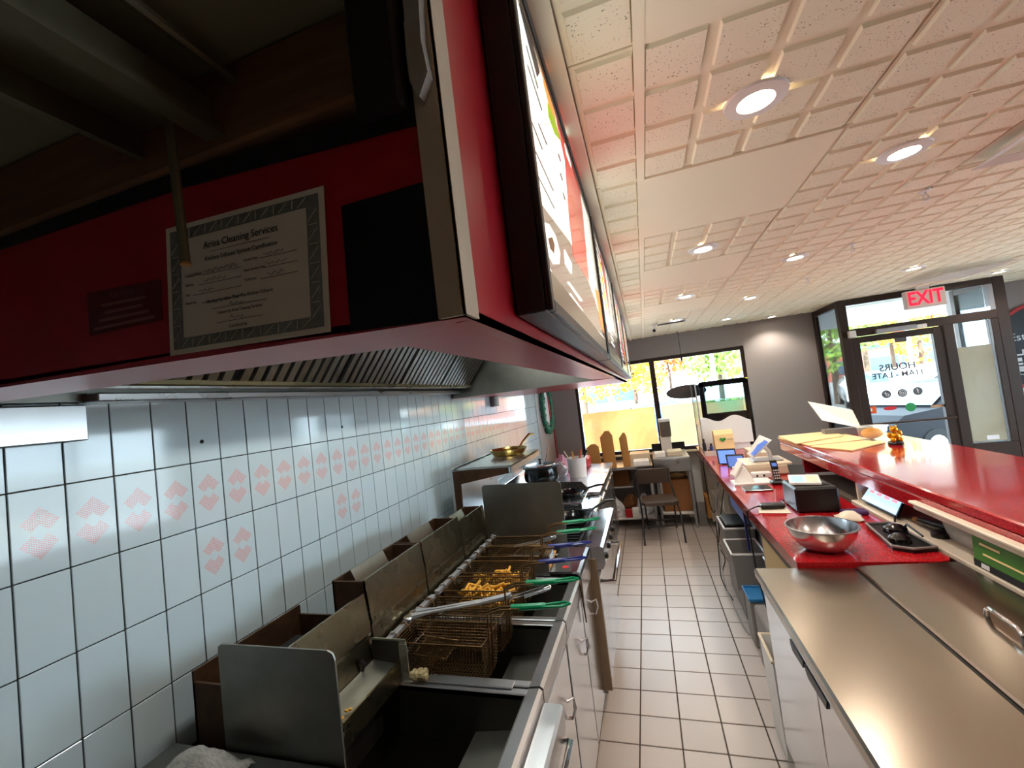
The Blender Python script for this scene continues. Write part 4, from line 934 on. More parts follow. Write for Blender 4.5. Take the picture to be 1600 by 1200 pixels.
# ================================================================== COUNTERS ON THE RIGHT
LZ = .92
t = thing('red_counter', 'low red quartz service counter on beige cabinets', 'counter', (.85, 4.2, 0)); LC = t
b = B().prism([(.545, 2.2), (1.06, 2.2), (1.10, 2.215), (1.118, 2.25), (1.118, 6.2), (.56, 6.2), (.53, 4.0)], 2, .862, LZ); b.build('top', 'red_quartz', t)
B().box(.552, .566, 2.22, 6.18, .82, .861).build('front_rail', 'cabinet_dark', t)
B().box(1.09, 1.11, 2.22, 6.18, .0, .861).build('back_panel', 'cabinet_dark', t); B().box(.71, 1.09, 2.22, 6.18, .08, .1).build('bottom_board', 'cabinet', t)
for y in (2.25, 3.02, 4.2, 4.46, 5.05, 5.6, 6.15): B().box(.58, 1.09, y, y+.02, .1, .861).build('divider', 'cabinet', t)
for (y0, y1) in ((4.48, 5.05), (5.07, 5.6)): B().box(.6, 1.09, y0, y1, .46, .48).build('shelf', 'cabinet', t)
d = B().box(.575, .59, 2.28, 3.0, .12, .80, .004).build('door', 'card_pale', t); B().box(.565, .575, 2.32, 2.36, .62, .74, .003).build('handle', 'steel', d)
for y in (2.4, 6.0): B().box(.65, 1.05, y-.02, y+.02, 0, .08).build('plinth', 'cab_inside', t)
# bar with shelf
t = thing('bar_counter', 'high red quartz bar top running beside the prep table', 'bar', (1.5, 2.0, 0)); BC = t
BZ = 1.17
B().box(1.135, 1.86, -.9, 4.55, 1.125, BZ, .006).build('top', 'red_quartz', t); B().box(1.135, 1.16, -.9, 4.54, 1.055, 1.124, .004).build('apron', 'red_quartz', t)
B().box(1.17, 1.84, 4.08, 4.12, LZ+.001, 1.124).build('end_panel', 'red_paint', t); B().box(1.76, 1.82, -.9, 4.5, 0, 1.124).build('front_wall', 'red_paint', t)
B().box(1.125, 1.75, -.9, 3.15, .912, .934, .003).build('shelf', 'shelf_white', t); B().box(1.15, 1.17, -.9, 3.15, .0, .911).build('shelf_support', 'shelf_white', t)
B().box(1.16, 1.75, 3.13, 3.15, .935, 1.124).build('divider', 'shelf_white', t); B().box(1.73, 1.75, -.9, 3.12, .935, 1.124).build('back_board', 'shelf_white', t)
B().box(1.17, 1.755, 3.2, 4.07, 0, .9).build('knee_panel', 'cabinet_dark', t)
# prep table
t = thing('prep_table', 'stainless refrigerated prep table with hinged lid', 'prep table', (.76, 1.2, 0)); PT = t
B().prism([(.37, .865), (.37, .893), (.377, .9), (.748, .9), (.748, .87), (.385, .865)], 1, -.4, 2.187).build('cutting_top', 'steel_top', t)
B().box(.385, 1.118, -.39, 2.175, .82, .864).build('top_frame', 'steel', t)
ld = B().prism([(.758, .87), (.758, .905), (.764, .91), (1.115, .925), (1.122, .92), (1.122, .87)], 1, -.4, 2.185).build('lid', 'steel_top', t)
B().tube([(.945, 1.76, .918), (.945, 1.755, .94), (.942, 1.735, .952), (.935, 1.62, .952), (.933, 1.60, .94), (.933, 1.597, .918)], .007, 10).build('lid_handle', 'chrome', ld, smooth=.6)
B().box(.749, .757, -.4, 2.185, .872, .9).build('gap_line', 'black', t)  # black strip drawn in place of the dark gap beside the lid
B().box(.41, 1.118, -.39, 2.17, .14, .819).build('carcass', 'steel_dull', t)
for k, (y0, y1, h0, h1) in enumerate(((1.575, 2.165, 1.665, 1.80), (.93, 1.567, 1.47, 1.648), (.28, .922, .4, .55))):
    d = B().box(.392, .409, y0, y1, .15, .815, .004).build('door', 'steel_bright', t)
    B().prism([(h0, .80), (h0+.01, .772), (h1-.02, .765), (h1, .778), (h1, .80)], 0, .387, .3915).build('handle', 'navy_plastic' if False else 'sign_black', d)
for x in (.48, 1.05):
    for y in (-.3, 2.08): B().lathe([(.02, 0), (.03, .01), (.03, .08), (.012, .09), (.012, .14), (0, .14)], (x, y, 0), 12).build('caster', 'black', t)
# mixing bowl
t = thing('mixing_bowl', 'wide stainless mixing bowl on the low red counter', 'bowl', (.70, 2.36, LZ))
B().lathe([(0, 0), (.075, 0), (.11, .028), (.135, .075), (.142, .105), (.149, .107), (.149, .110), (.139, .110), (.131, .078), (.106, .031), (.07, .003), (0, .003)], (.71, 2.37, LZ+.001), 48).build('shell', 'brass_pan' if False else 'steel_bright', t, smooth=.5)
# receipt printer / terminal
t = thing('receipt_printer', 'black cube receipt printer under the bar end', 'printer', (.89, 3.08, LZ))
B().box(.775, 1.0, 2.94, 3.2, LZ+.001, 1.07, .012).build('case', 'black', t); B().box(.80, .98, 3.0, 3.04, 1.07, 1.073).build('paper_slot', 'matt_black', t)
t = thing('card_terminal', 'small card terminal with bright screen on the black printer', 'card terminal', (.85, 3.1, 1.072))
B().slab((.775, 3.02, 1.075), (.93, 2.98, 1.075), (.955, 3.1, 1.10), (.80, 3.14, 1.10), (0, 0, .012)).build('case', 'white_plastic', t); B().slab((.785, 3.03, 1.0895), (.85, 3.013, 1.0895), (.87, 3.10, 1.1075), (.81, 3.115, 1.1075), (0, 0, .001)).build('screen', 'screen_cyan', t)
B().slab((.865, 3.01, 1.0895), (.92, 2.996, 1.0895), (.94, 3.085, 1.1075), (.885, 3.098, 1.1075), (0, 0, .001)).build('keypad', 'cream_plastic', t)
o = B().box(.60, .735, 3.02, 3.08, LZ+.012, LZ+.04, .008).build('power_adapter', 'black'); tag(o, 'long black power adapter on papers on the red counter', 'power adapter')
o = B().slab((.575, 2.98, LZ+.002), (.745, 2.95, LZ+.002), (.74, 3.08, LZ+.011), (.60, 3.1, LZ+.009), (0, 0, .001)).build('receipt_paper', 'paper'); tag(o, 'curled receipt papers under the black power adapter', 'paper')
b = B(); b.tube([(.735, 3.05, .95), (.755, 3.12, .935), (.765, 3.22, .93), (.85, 3.25, .93), (.95, 3.24, .93)], .004, 6); o = b.build('adapter_cable', 'black'); tag(o, 'thin black cable from the adapter to the printer', 'cable')
b = B(); b.tube([(.60, 3.05, .945), (.565, 3.03, .945), (.518, 3.02, .925), (.512, 3.0, .8), (.51, 2.96, .6), (.53, 2.95, .4), (.57, 2.98, .2)], .005, 6); o = b.build('hanging_cable', 'black'); tag(o, 'black cable hanging over the edge of the red counter', 'cable')
o = B().box(.615, .80, 3.54, 3.70, LZ+.001, LZ+.011, .004).build('tablet', 'black_gloss'); tag(o, 'dark tablet lying flat on the red counter', 'tablet')
# white wedge stand
t = thing('card_reader_stand', 'white wedge shaped payment stand on the red counter', 'payment stand', (.70, 3.86, LZ))
B().slab((.58, 3.74, LZ+.001), (.86, 3.76, LZ+.001), (.86, 3.95, LZ+.001), (.58, 3.93, LZ+.001), (0, 0, .012)).build('base', 'white_plastic', t)
B().slab((.60, 3.80, LZ+.012), (.74, 3.80, LZ+.012), (.69, 3.86, LZ+.13), (.60, 3.86, LZ+.13), (0, .014, 0)).build('wedge', 'white_plastic', t); B().slab((.575, 3.85, LZ+.06), (.60, 3.80, LZ+.05), (.68, 3.84, LZ+.15), (.65, 3.89, LZ+.155), (0, 0, .02)).build('reader', 'paper_white', t)
# till drawer and register
t = thing('cash_drawer', 'cream cash drawer on the red counter', 'cash drawer', (.93, 4.25, LZ))
B().box(.74, 1.09, 4.08, 4.45, LZ+.001, 1.02, .006).build('case', 'cream_plastic', t); B().box(.745, 1.085, 4.074, 4.08, LZ+.012, 1.0, .003).build('drawer_front', 'cream_plastic', t)
t = thing('pos_terminal', 'white touch screen till on the cream cash drawer', 'till', (.93, 4.25, 1.021))
B().box(.82, 1.05, 4.16, 4.34, 1.021, 1.033, .004).build('base', 'silver_paint', t); B().tube([(.98, 4.27, 1.03), (.97, 4.27, 1.09), (.92, 4.25, 1.16)], .018, 8).build('neck', 'white_plastic', t)
R0 = at(1167, 712, y=4.15); P_ = [at(*q, y=4.15) for q in ((1190, 679), (1206, 688), (1176, 717), (1167, 706))]
sc = B().slab(at(1186, 680, y=4.2), at(1205, 688, y=4.12), at(1177, 717, y=4.10), at(1167, 709, y=4.18), (.008, .012, 0)).build('screen_case', 'white_plastic', t)
B().slab(at(1187, 684, y=4.195), at(1200, 690, y=4.12), at(1177, 712, y=4.1), at(1171, 707, y=4.18), (0, -.003, 0)).build('screen', 'screen_blue_dim', sc)
# cordless phone
t = thing('cordless_phone', 'black cordless phone standing in its cradle', 'phone', (.88, 3.74, LZ))
B().box(.835, .93, 3.70, 3.79, LZ+.001, LZ+.03, .01).build('cradle', 'black', t)
h = B().slab((.858, 3.725, LZ+.025), (.905, 3.725, LZ+.025), (.90, 3.765, LZ+.175), (.853, 3.765, LZ+.175), (0, .024, .005)).build('handset', 'black', t)
B().slab((.862, 3.7525, LZ+.135), (.895, 3.7525, LZ+.135), (.894, 3.76, LZ+.16), (.861, 3.76, LZ+.16), (0, -.002, 0)).build('display', 'screen_blue_dim', h)
for r in range(4):
    for c in range(3): B().cbox((.867+c*.0145, 3.729+r*.0055, LZ+.048+r*.019), (.009, .003, .011)).build('key', 'white_plastic', h)
o = B().slab((.955, 3.66, LZ+.002), (1.05, 3.62, LZ+.002), (1.06, 3.72, LZ+.14), (.97, 3.76, LZ+.14), (0, .012, 0)).build('leaning_tablet', 'navy_panel'); tag(o, 'dark phone sized tablet leaning beside the cordless phone', 'tablet')
t = thing('power_strip', 'white socket block behind the cordless phone', 'socket block', (.82, 3.9, LZ)); B().box(.76, .90, 3.965, 4.03, LZ+.001, LZ+.05, .006).build('block', 'white_plastic', t)
for k in range(2): B().box(.785+k*.05, .80+k*.05, 3.962, 3.966, LZ+.018, LZ+.034).build('socket', 'black', t)
# two blue screen tablets, order bag, acrylic tray, white carton
for i, (x, y, w, z, l, m) in enumerate(((.615, 4.72, .17, .15, 'larger tablet with bright blue screen on the red counter', 'screen_blue'), (.665, 4.52, .15, .12, 'smaller tablet with dull blue screen in front of the larger one', 'screen_blue_dim'))):
    t = thing('order_tablet', l, 'tablet', (x+w/2, y, LZ), 'order tablets on stands')
    c = B().slab((x, y, LZ+.004), (x+w, y-.03, LZ+.004), (x+w, y+.02, LZ+z), (x, y+.05, LZ+z), (0, .012, 0)).build('case', 'black', t)
    B().slab((x+.012, y-.004, LZ+.016), (x+w-.012, y-.03, LZ+.016), (x+w-.012, y+.014, LZ+z-.014), (x+.012, y+.042, LZ+z-.014), (0, -.001, 0)).build('screen', m, c); B().box(x+.04, x+w-.04, y+.03, y+.09, LZ+.001, LZ+.02, .004).build('stand', 'black', t)
t = thing('order_bag', 'cream paper box with green heart mark on the red counter', 'paper bag', (.80, 5.5, LZ))
B().prism([(5.42, LZ+.001), (5.58, LZ+.001), (5.57, LZ+.24), (5.55, LZ+.26), (5.46, LZ+.26), (5.43, LZ+.22)], 0, .70, .90).build('body', 'card_pale', t)
hp = [(.013*16*math.sin(a)**3/16*2.6, (13*math.cos(a)-5*math.cos(2*a)-2*math.cos(3*a)-math.cos(4*a))/17*.03) for a in [2*PI*k/24 for k in range(24)]]
B().prism([(.785+u, LZ+.16+v) for u, v in hp], 1, 5.414, 5.419).build('heart_print', 'heart', t); B().box(.83, .89, 5.414, 5.419, LZ+.158, LZ+.163).build('print_line', 'ink_grey', t)
t = thing('acrylic_tray', 'clear acrylic counter tray with small bottles', 'tray', (.625, 5.45, LZ))
B().box(.565, .69, 5.3, 5.6, LZ+.001, LZ+.006).box(.565, .568, 5.3, 5.6, LZ+.006, LZ+.06).box(.565, .69, 5.3, 5.303, LZ+.006, LZ+.06).build('tray', 'clear_plastic', t)
for (x, y, h, m, l) in ((.59, 5.5, .17, 'sign_black', 'small dark bottle in the clear counter tray'), (.655, 5.42, .12, 'navy_plastic', 'small blue bottle in the clear counter tray'), (.615, 5.36, .06, 'gold', 'small amber jar in the clear counter tray')):
    t = thing('small_bottle', l, 'bottle', (x, y, LZ+.007), 'bottles in the counter tray')
    B().lathe([(0, 0), (.02, 0), (.021, h*.65), (.01, h*.78), (0, h*.78)], (x, y, LZ+.007), 14).build('bottle', m, t, smooth=.6); B().lathe([(.011, h*.78), (.011, h), (0, h)], (x, y, LZ+.007), 12).build('cap', 'black', t)
o = B().box(.94, 1.1, 4.75, 5.15, LZ+.001, LZ+.09, .004).build('white_carton', 'cream_plastic'); tag(o, 'flat cream carton on the red counter behind the till', 'carton')
# cloth, black tray with lids, purple strip
b = B(); random.seed(6); N = 10; vs = []
for i in range(N):
    for j in range(N):
        u, v = i/(N-1), j/(N-1); vs.append((.90+.13*u+.03*v, 2.74+.13*v, LZ+.004+.04*math.sin(PI*u)*math.sin(PI*v)+random.uniform(0, .008)))
o = b.add(vs, [(i*N+j, (i+1)*N+j, (i+1)*N+j+1, i*N+j+1) for i in range(N-1) for j in range(N-1)]).build('cleaning_cloth', 'paper', smooth=1.2); tag(o, 'crumpled pale cleaning cloth behind the mixing bowl', 'cloth'); o.modifiers.new('s', 'SOLIDIFY').thickness = .003
t = thing('black_tray', 'shallow black tray with dark lids beside the mixing bowl', 'tray', (1.04, 2.46, LZ))
b = B().prism([(.96, 2.33), (1.02, 2.29), (1.115, 2.31), (1.115, 2.66), (1.0, 2.66)], 2, LZ+.002, LZ+.014); b.build('base', 'black', t)
b = B().tube([(.96, 2.33, LZ+.02), (1.02, 2.29, LZ+.02), (1.11, 2.31, LZ+.02), (1.11, 2.66, LZ+.02), (1.0, 2.66, LZ+.02)], .006, 6, True); b.build('rim', 'grey_plastic', t)
for (x, y, r) in ((1.02, 2.40, .045), (1.07, 2.54, .05)): B().lathe([(r, 0), (r*.9, .02), (r*.5, .035), (0, .04)], (x, y, LZ+.014), 20).build('dark_lid', 'black_gloss', t, smooth=.6)
o = B().box(.98, 1.10, 2.86, 2.93, LZ+.001, LZ+.025, .006).build('purple_pouch', 'purple'); tag(o, 'purple pouch beside the pale cloth on the red counter', 'pouch')
# ---- on the bar shelf
t = thing('order_screen', 'leaning tablet with rows of pink tiles on the bar shelf', 'tablet', (1.2, 2.87, .934))
Q = [at(1345, 780, x=1.15), at(1400, 807, x=1.15), at(1417, 770, x=1.25), at(1365, 750, x=1.25)]
n_ = (Q[1]-Q[0]).cross(Q[3]-Q[0]).normalized(); n_ = -n_ if n_.x > 0 else n_
cs = B().slab(*[q_ - n_*.001 for q_ in Q], -n_*.012).build('case', 'black', t)
g = lambda u, v: Q[0]*(1-u)*(1-v)+Q[1]*u*(1-v)+Q[2]*u*v+Q[3]*(1-u)*v
B().slab(g(.02, .04), g(.98, .04), g(.98, .96), g(.02, .96), n_*.001).build('screen', 'screen_pale', cs)
for r in range(2):
    for c in range(4):
        u, v = .1+c*.22+(1-r)*.0, .45+r*.27; B().slab(g(u, v)+n_*.0012, g(u+.14, v)+n_*.0012, g(u+.14, v+.14)+n_*.0012, g(u, v+.14)+n_*.0012, n_*.0008).build('tile', 'screen_pink', cs)
b = B(); b.tube([tuple(g(.98, 0)), (1.115, 2.66, .90), (1.105, 2.60, .88), (1.10, 2.5, LZ+.06), (1.09, 2.36, LZ+.05)], .005, 6); o = b.build('tablet_cable', 'black'); tag(o, 'black cable hanging from the pink tiled tablet', 'cable')
def jar(x, y, r, h, label, m, lid):
    t = thing('storage_jar', label, 'jar', (x, y, .935), 'jars on the bar shelf')
    B().lathe([(0, 0), (r, 0), (r, h*.85), (r*.9, h*.9), (0, h*.9)], (x, y, .935), 20).build('jar', m, t, smooth=.6); B().lathe([(r*.95, h*.9), (r*.95, h), (0, h)], (x, y, .935), 20).build('lid', lid, t)
jar(1.3, 3.04, .05, .12, 'clear glass jar beside the pink tiled tablet', 'milky_plastic', 'steel'); jar(1.32, 2.62, .05, .13, 'grey tinted jar behind the tablet edge', 'grey_plastic', 'black'); jar(1.34, 2.52, .045, .1, 'brown filled jar beside the black grinder', 'brown_carton', 'cream_plastic')
t = thing('hand_blender', 'black handheld grinder lying on the bar shelf', 'grinder', (1.23, 2.5, .935)); B().tube([(1.2, 2.60, .965), (1.22, 2.5, .968), (1.24, 2.44, .97)], [.016, .022, .025], 12).build('body', 'black_gloss', t, smooth=.7); B().tube([(1.195, 2.63, .964), (1.2, 2.6, .965)], .014, 10).build('tip', 'brown_carton', t)
o = B().lathe([(0, 0), (.035, 0), (.035, .02), (.02, .03), (0, .03)], (1.2, 2.45, .935), 16).build('salt_tin', 'black', smooth=.6); tag(o, 'small round black tin on the bar shelf before the tub', 'tin')
t = thing('storage_tub', 'milky plastic storage tub with white lid on the bar shelf', 'tub', (1.36, 2.0, .935))
b = B().slab((1.215, 2.42, .94), (1.215, 1.4, .94), (1.195, 1.38, 1.05), (1.195, 2.44, 1.05), (.004, 0, 0)).slab((1.215, 2.42, .94), (1.5, 2.42, .94), (1.5, 2.44, 1.05), (1.195, 2.44, 1.05), (0, -.004, 0)).box(1.215, 1.5, 1.4, 2.42, .936, .94); b.build('body', 'milky_plastic', t)
B().box(1.118, 1.134, 1.36, 2.46, 1.062, 1.10, .004).box(1.10, 1.134, 1.36, 2.46, 1.09, 1.104, .004).build('lid', 'shelf_white', t)
for k in range(5): o = B().cbox((1.30, 2.3-k*.03, .965), (.1, .022, .05), .004).build('sachet', ('paper', 'pink_cloth')[k % 2]); tag(o, ('pale' if k % 2 == 0 else 'pinkish')+' packet seen through the milky tub', 'packet', ('pale' if k % 2 == 0 else 'pinkish')+' packets in the milky tub')
t = thing('green_carton', 'open green printed carton on the bar shelf', 'carton', (1.17, 2.0, .935))
B().slab((1.135, 2.13, .935), (1.135, 1.6, .935), (1.15, 1.6, 1.05), (1.15, 2.15, 1.05), (.03, 0, 0)).build('body', 'green_box', t); B().slab((1.134, 2.13, .935), (1.134, 1.6, .935), (1.137, 1.6, .96), (1.137, 2.135, .96), (-.001, 0, 0)).build('dark_band', 'ink', t)
B().slab((1.1325, 2.09, .94), (1.1325, 2.05, .94), (1.134, 2.05, .957), (1.134, 2.09, .957), (-.001, 0, 0)).build('barcode', 'sign_white', t); B().slab((1.138, 2.08, .99), (1.138, 1.7, .99), (1.139, 1.7, .996), (1.139, 2.08, .996), (-.002, 0, 0)).build('print_line', 'card_pale', t); B().slab((1.143, 2.1, 1.022), (1.143, 2.0, 1.022), (1.144, 2.0, 1.03), (1.144, 2.1, 1.03), (-.002, 0, 0)).build('print_line', 'card_pale', t)
# ---- on the bar top
for i, (pts, dz, l) in enumerate((([(1.10, 4.45), (1.16, 3.86), (1.60, 3.95), (1.58, 4.5)], .002, 'lower pale cardboard sheet overhanging the bar'), ([(1.12, 4.5), (1.10, 3.95), (1.52, 4.2), (1.55, 4.53)], .012, 'upper pale cardboard sheet lying on the other sheet'), ([(1.15, 3.80), (1.30, 3.5), (1.60, 3.74), (1.55, 3.90), (1.2, 3.845)], .002, 'pale card sheet lying flat before the plastic container'))):
    o = B().prism(pts, 2, BZ+dz, BZ+dz+.007).build('cardboard_sheet', 'card_pale'); tag(o, l, 'cardboard', 'cardboard sheets on the bar')
t = thing('menu_stand', 'tilted white menu panel on a dark base on the bar', 'panel', (1.62, 4.35, BZ))
A = [at(1263, 628, y=4.45), at(1332, 641, y=4.35), at(1346, 669, y=4.25), at(1285, 657, y=4.3)]
B().slab(*A, (0, .02, .004)).build('panel', 'paper_white', t); B().box(A[3].x+.02, A[2].x, A[3].y+.04, A[3].y+.12, BZ+.001, min(A[2].z, A[3].z)-.001).build('base', 'grey_plastic', t)
t = thing('plastic_container', 'clear lidded container of yellow food on the bar', 'food container', (1.62, 3.98, BZ))
cx, cy = 1.60, 3.93
b = B().lathe([(.07, 0), (.082, .09), (.085, .095)], (cx, cy, BZ+.01), 24, sx=1.05, sy=.8, cap=False).lathe([(0, 0), (.07, 0)], (cx, cy, BZ+.01), 24, sx=1.05, sy=.8); b.build('tub', 'tub_clear', t, smooth=.6); B().lathe([(.088, .094), (.09, .1), (.08, .104), (0, .104)], (cx, cy, BZ+.01), 24, sx=1.05, sy=.8).build('lid', 'clear_plastic', t, smooth=.6)
B().sphere((cx+.005, cy, BZ+.055), .066, 14, 8, (1.05, .8, .62)).build('food', 'orange_food', t, smooth=1)
t = thing('gold_figurine', 'small golden figurine on a black plinth on the bar', 'figurine', (1.63, 3.64, BZ))
fx_, fy_ = 1.625, 3.66
B().lathe([(0, 0), (.042, 0), (.045, .012), (.036, .024), (0, .024)], (fx_, fy_, BZ+.001), 16).build('plinth', 'black', t)
b = B().sphere((fx_, fy_, BZ+.055), .033, 12, 8, (1, .9, .95)).sphere((fx_, fy_, BZ+.105), .023, 12, 8).sphere((fx_-.03, fy_, BZ+.066), .015, 8, 6, (1, 1, 1.5)).sphere((fx_+.03, fy_, BZ+.075), .015, 8, 6, (1, 1, 1.7)).sphere((fx_-.02, fy_-.02, BZ+.036), .018, 8, 6).sphere((fx_+.02, fy_-.02, BZ+.036), .018, 8, 6).sphere((fx_-.014, fy_, BZ+.126), .008, 6, 5).sphere((fx_+.014, fy_, BZ+.126), .008, 6, 5); b.build('body', 'gold', t, smooth=1.2, kind='stuff')

# ---- bins and clutter under the counter
def tub(x, y, z, w, d, h, label, m, rim, group='bins under the counter', cat='bin'):
    t = thing('storage_bin', label, cat, (x, y, z), group)
    k = .88; W0, D0 = w*k/2, d*k/2; W1, D1 = w/2, d/2; th = .006
    vs = []
    for (a, c, zz) in ((W0, D0, 0), (W1, D1, h), (W1-th, D1-th, h), (W0-th, D0-th, th)): vs += [(x-a, y-c, z+zz), (x+a, y-c, z+zz), (x+a, y+c, z+zz), (x-a, y+c, z+zz)]
    fs = [(0, 1, 2, 3), (12, 13, 14, 15)]
    for r in range(3):
        for j in range(4): fs.append((r*4+j, r*4+(j+1) % 4, r*4+4+(j+1) % 4, r*4+4+j))
    B().add(vs, fs).build('body', m, t)
    B().tube([(x-W1, y-D1, z+h), (x+W1, y-D1, z+h), (x+W1, y+D1, z+h), (x-W1, y+D1, z+h)], .009, 6, True).build('rim', rim, t)
    return t
tub(.478, 2.36, .002, .16, .24, .45, 'pale waste bin squeezed beside the prep table end', 'white_plastic', 'cream_plastic')
t = tub(.58, 3.98, .30, .22, .34, .27, 'grey bin with black lid under the red counter', 'grey_plastic', 'white_plastic'); B().box(.49, .67, 3.83, 4.13, .575, .60, .008).build('lid', 'black', t)
tub(.56, 3.60, .24, .22, .32, .26, 'grey bin with white rim next to the black lidded bin', 'grey_plastic', 'white_plastic')
o = B().box(.50, .66, 3.5, 4.1, .002, .235, .01).build('lower_crate', 'grey_plastic'); tag(o, 'dark grey crate on the floor under the grey bins', 'crate')
o = B().box(.53, .63, 3.84, 4.1, .236, .298, .01).build('crate_lid', 'white_plastic'); tag(o, 'white tray between the grey crate and the black lidded bin', 'tray')
t = thing('white_cabinet', 'white box with lavender top band and navy edge under the counter', 'cabinet', (.75, 3.7, .1))
B().box(.72, 1.0, 3.48, 4.03, .101, .70, .004).build('body', 'white_plastic', t); B().box(.575, 1.0, 3.48, 4.03, .70, .815, .004).build('top_band', 'lav_panel', t); B().box(.565, .58, 3.455, 3.478, .52, .80).build('edge_strip', 'navy_plastic', t)
tub(.75, 3.2, .101, .22, .36, .40, 'grey open tub full of clear film under the counter', 'grey_plastic', 'silver_paint')
bag('plastic_wrap', .75, 3.2, .13, .08, .38, 'crumpled clear film sticking out of the grey tub', 'glove_plastic', 'plastic wrap', 14)
o = B().box(.475, .58, 2.62, 3.0, .002, .36, .01).build('floor_crate', 'grey_plastic'); tag(o, 'grey crate on the floor behind the prep table', 'crate')
o = B().box(.48, .595, 3.15, 3.33, .002, .30, .008).build('low_box', 'grey_plastic'); tag(o, 'low grey box on the floor under the blue tray', 'box')
t = thing('blue_tray', 'small blue plastic tray on a low grey box behind the prep table', 'tray', (.54, 3.22, .301)); B().box(.475, .60, 3.14, 3.34, .301, .315, .004).build('base', 'blue_plastic', t); B().tube([(.475, 3.14, .32), (.60, 3.14, .32), (.60, 3.34, .32), (.475, 3.34, .32)], .007, 6, True).build('rim', 'blue_plastic', t)
for i, (x, y, z, r, h, l) in enumerate(((.72, 4.75, .481, .09, .16, 'clear plastic bag on the upper cabinet shelf'), (.72, 4.75, .101, .1, .25, 'clear plastic bag on the lower cabinet shelf'), (.75, 5.3, .481, .09, .2, 'clear plastic bag on the far upper cabinet shelf'))): bag('plastic_bag', x, y, z, r, h, l, 'glove_plastic', seed=40+i, group='bags in the cabinet')
for i, (p, l, m) in enumerate((([(.57, 4.42, .85), (.50, 4.4, .6), (.46, 4.2, .3), (.43, 3.9, .1), (.45, 3.5, .02), (.47, 3.3, .01)], 'pale cable looping down from the counter to the floor', 'silver_paint'), ([(.56, 4.2, .8), (.49, 4.2, .5), (.46, 4.22, .3), (.485, 4.16, .2), (.45, 4.13, .1), (.44, 3.95, .02)], 'black cable dangling in front of the grey bins', 'black'), ([(.545, 5.2, .93), (.52, 5.2, .85), (.52, 5.15, .5), (.54, 5.1, .35), (.56, 5.0, .4)], 'black cable hanging from the far red counter edge', 'black'), ([(.56, 4.5, .8), (.5, 4.55, .4), (.47, 4.45, .1), (.44, 4.2, .01), (.46, 3.8, .01)], 'black cable trailing along the floor by the bins', 'black'))):
    b = B(); pts = [Vector(q_) for q_ in p]; sm = []
    for a in range(len(pts)-1):
        p0, p1, p2, p3 = pts[max(a-1, 0)], pts[a], pts[a+1], pts[min(a+2, len(pts)-1)]
        for s in range(6):
            u = s/6; sm.append(.5*((2*p1)+(-p0+p2)*u+(2*p0-5*p1+4*p2-p3)*u*u+(-p0+3*p1-3*p2+p3)*u**3))
    sm.append(pts[-1]); o = b.tube(sm, .0045, 6).build('cable', m, smooth=1); tag(o, l, 'cable', 'cables under the counter')
o = B().box(.545, .70, 5.72, 5.98, .101, .36, .004).build('brown_box', 'card'); tag(o, 'brown cardboard box under the far end of the red counter', 'box')

# ================================================================== BACK OF THE KITCHEN
t = thing('display_case', 'display case with black framed curved front and white wavy base', 'display case', (.87, 5.75, LZ))
wav = [(.60, 1.0)]+[(.60+.55*k/20, 1.30+.03*math.sin(k/20*PI*3.2+.9)-.05*max(0, k/20-.85)*6*(k/20-.7)) for k in range(21)]+[(1.15, 1.0)]
B().prism(wav, 1, 5.66, 5.69).build('wavy_panel', 'white_plastic', t); B().box(.60, 1.115, 5.69, 6.15, LZ+.001, 1.22, .004).build('base', 'white_plastic', t)
fr_ = lambda x0, x1, z0, z1, r=.06: [(x0, z0), (x1, z0)]+[(x1-r+r*math.cos(a*PI/8), z1-r+r*math.sin(a*PI/8)) for a in range(5)]+[(x0+r*math.cos(PI/2+a*PI/8), z1-r+r*math.sin(PI/2+a*PI/8)) if False else (x0+.015-.015*math.sin(a*PI/8), z1-.015+.015*math.cos(a*PI/8)) for a in range(5)]
x0, x1, z0, z1 = .64, 1.19, 1.22, 1.765; wx0, wx1, wz0, wz1 = .70, 1.13, 1.37, 1.70
b = B().box(x0, wx0, 5.70, 5.725, z0, z1-.02, .006).box(wx1, x1, 5.70, 5.725, z0, z1-.05, .006).box(wx0, wx1, 5.70, 5.725, z0, wz0, .006); b.prism([(x0, wz1), (x1, wz1), (x1, z1-.05), (x1-.02, z1-.015), (x1-.06, z1), (x0+.02, z1), (x0, z1-.02)], 1, 5.70, 5.725); b.build('front_frame', 'black_gloss', t)
B().box(wx0, wx1, 5.71, 5.715, wz0, wz1).build('front_glass', 'case_glass', t); B().box(wx0, wx1, 5.8, 6.1, 1.5, 1.508).build('glass_shelf', 'case_glass', t)
B().box(x0-.045, x0-.04, 5.66, 6.15, 1.22, 1.75).build('side_glass', 'case_glass', t); B().box(x0-.05, x0-.036, 5.65, 5.67, LZ+.001, 1.76).box(x0-.05, x0-.036, 6.13, 6.15, LZ+.001, 1.76).box(x0-.05, x0-.036, 5.67, 6.13, 1.745, 1.76).build('side_frame', 'silver_paint', t)
B().box(.64, 1.19, 6.13, 6.15, 1.22, 1.74).build('rear_glass', 'case_glass', t); B().box(.6, 1.19, 5.69, 6.15, 1.745, 1.755).build('roof_glass', 'case_glass', t)
c0 = at(1072, 612, y=6.2)
t = thing('oval_sign', 'dark oval sign hanging on a wire before the window', 'sign', tuple(c0))
B().lathe([(0, -.012), (.25, -.012), (.255, 0), (.25, .012), (0, .012)], tuple(c0), 36, 'y', 1, .36).build('disc', 'oval_sign', t); B().tube([(c0.x, c0.y, c0.z+.1), (c0.x, c0.y, CEIL)], .003, 6).build('wire', 'black', t); B().tube([(c0.x, c0.y, c0.z+.42), (c0.x, c0.y, c0.z+.47)], .012, 8).build('clip', 'black', t)
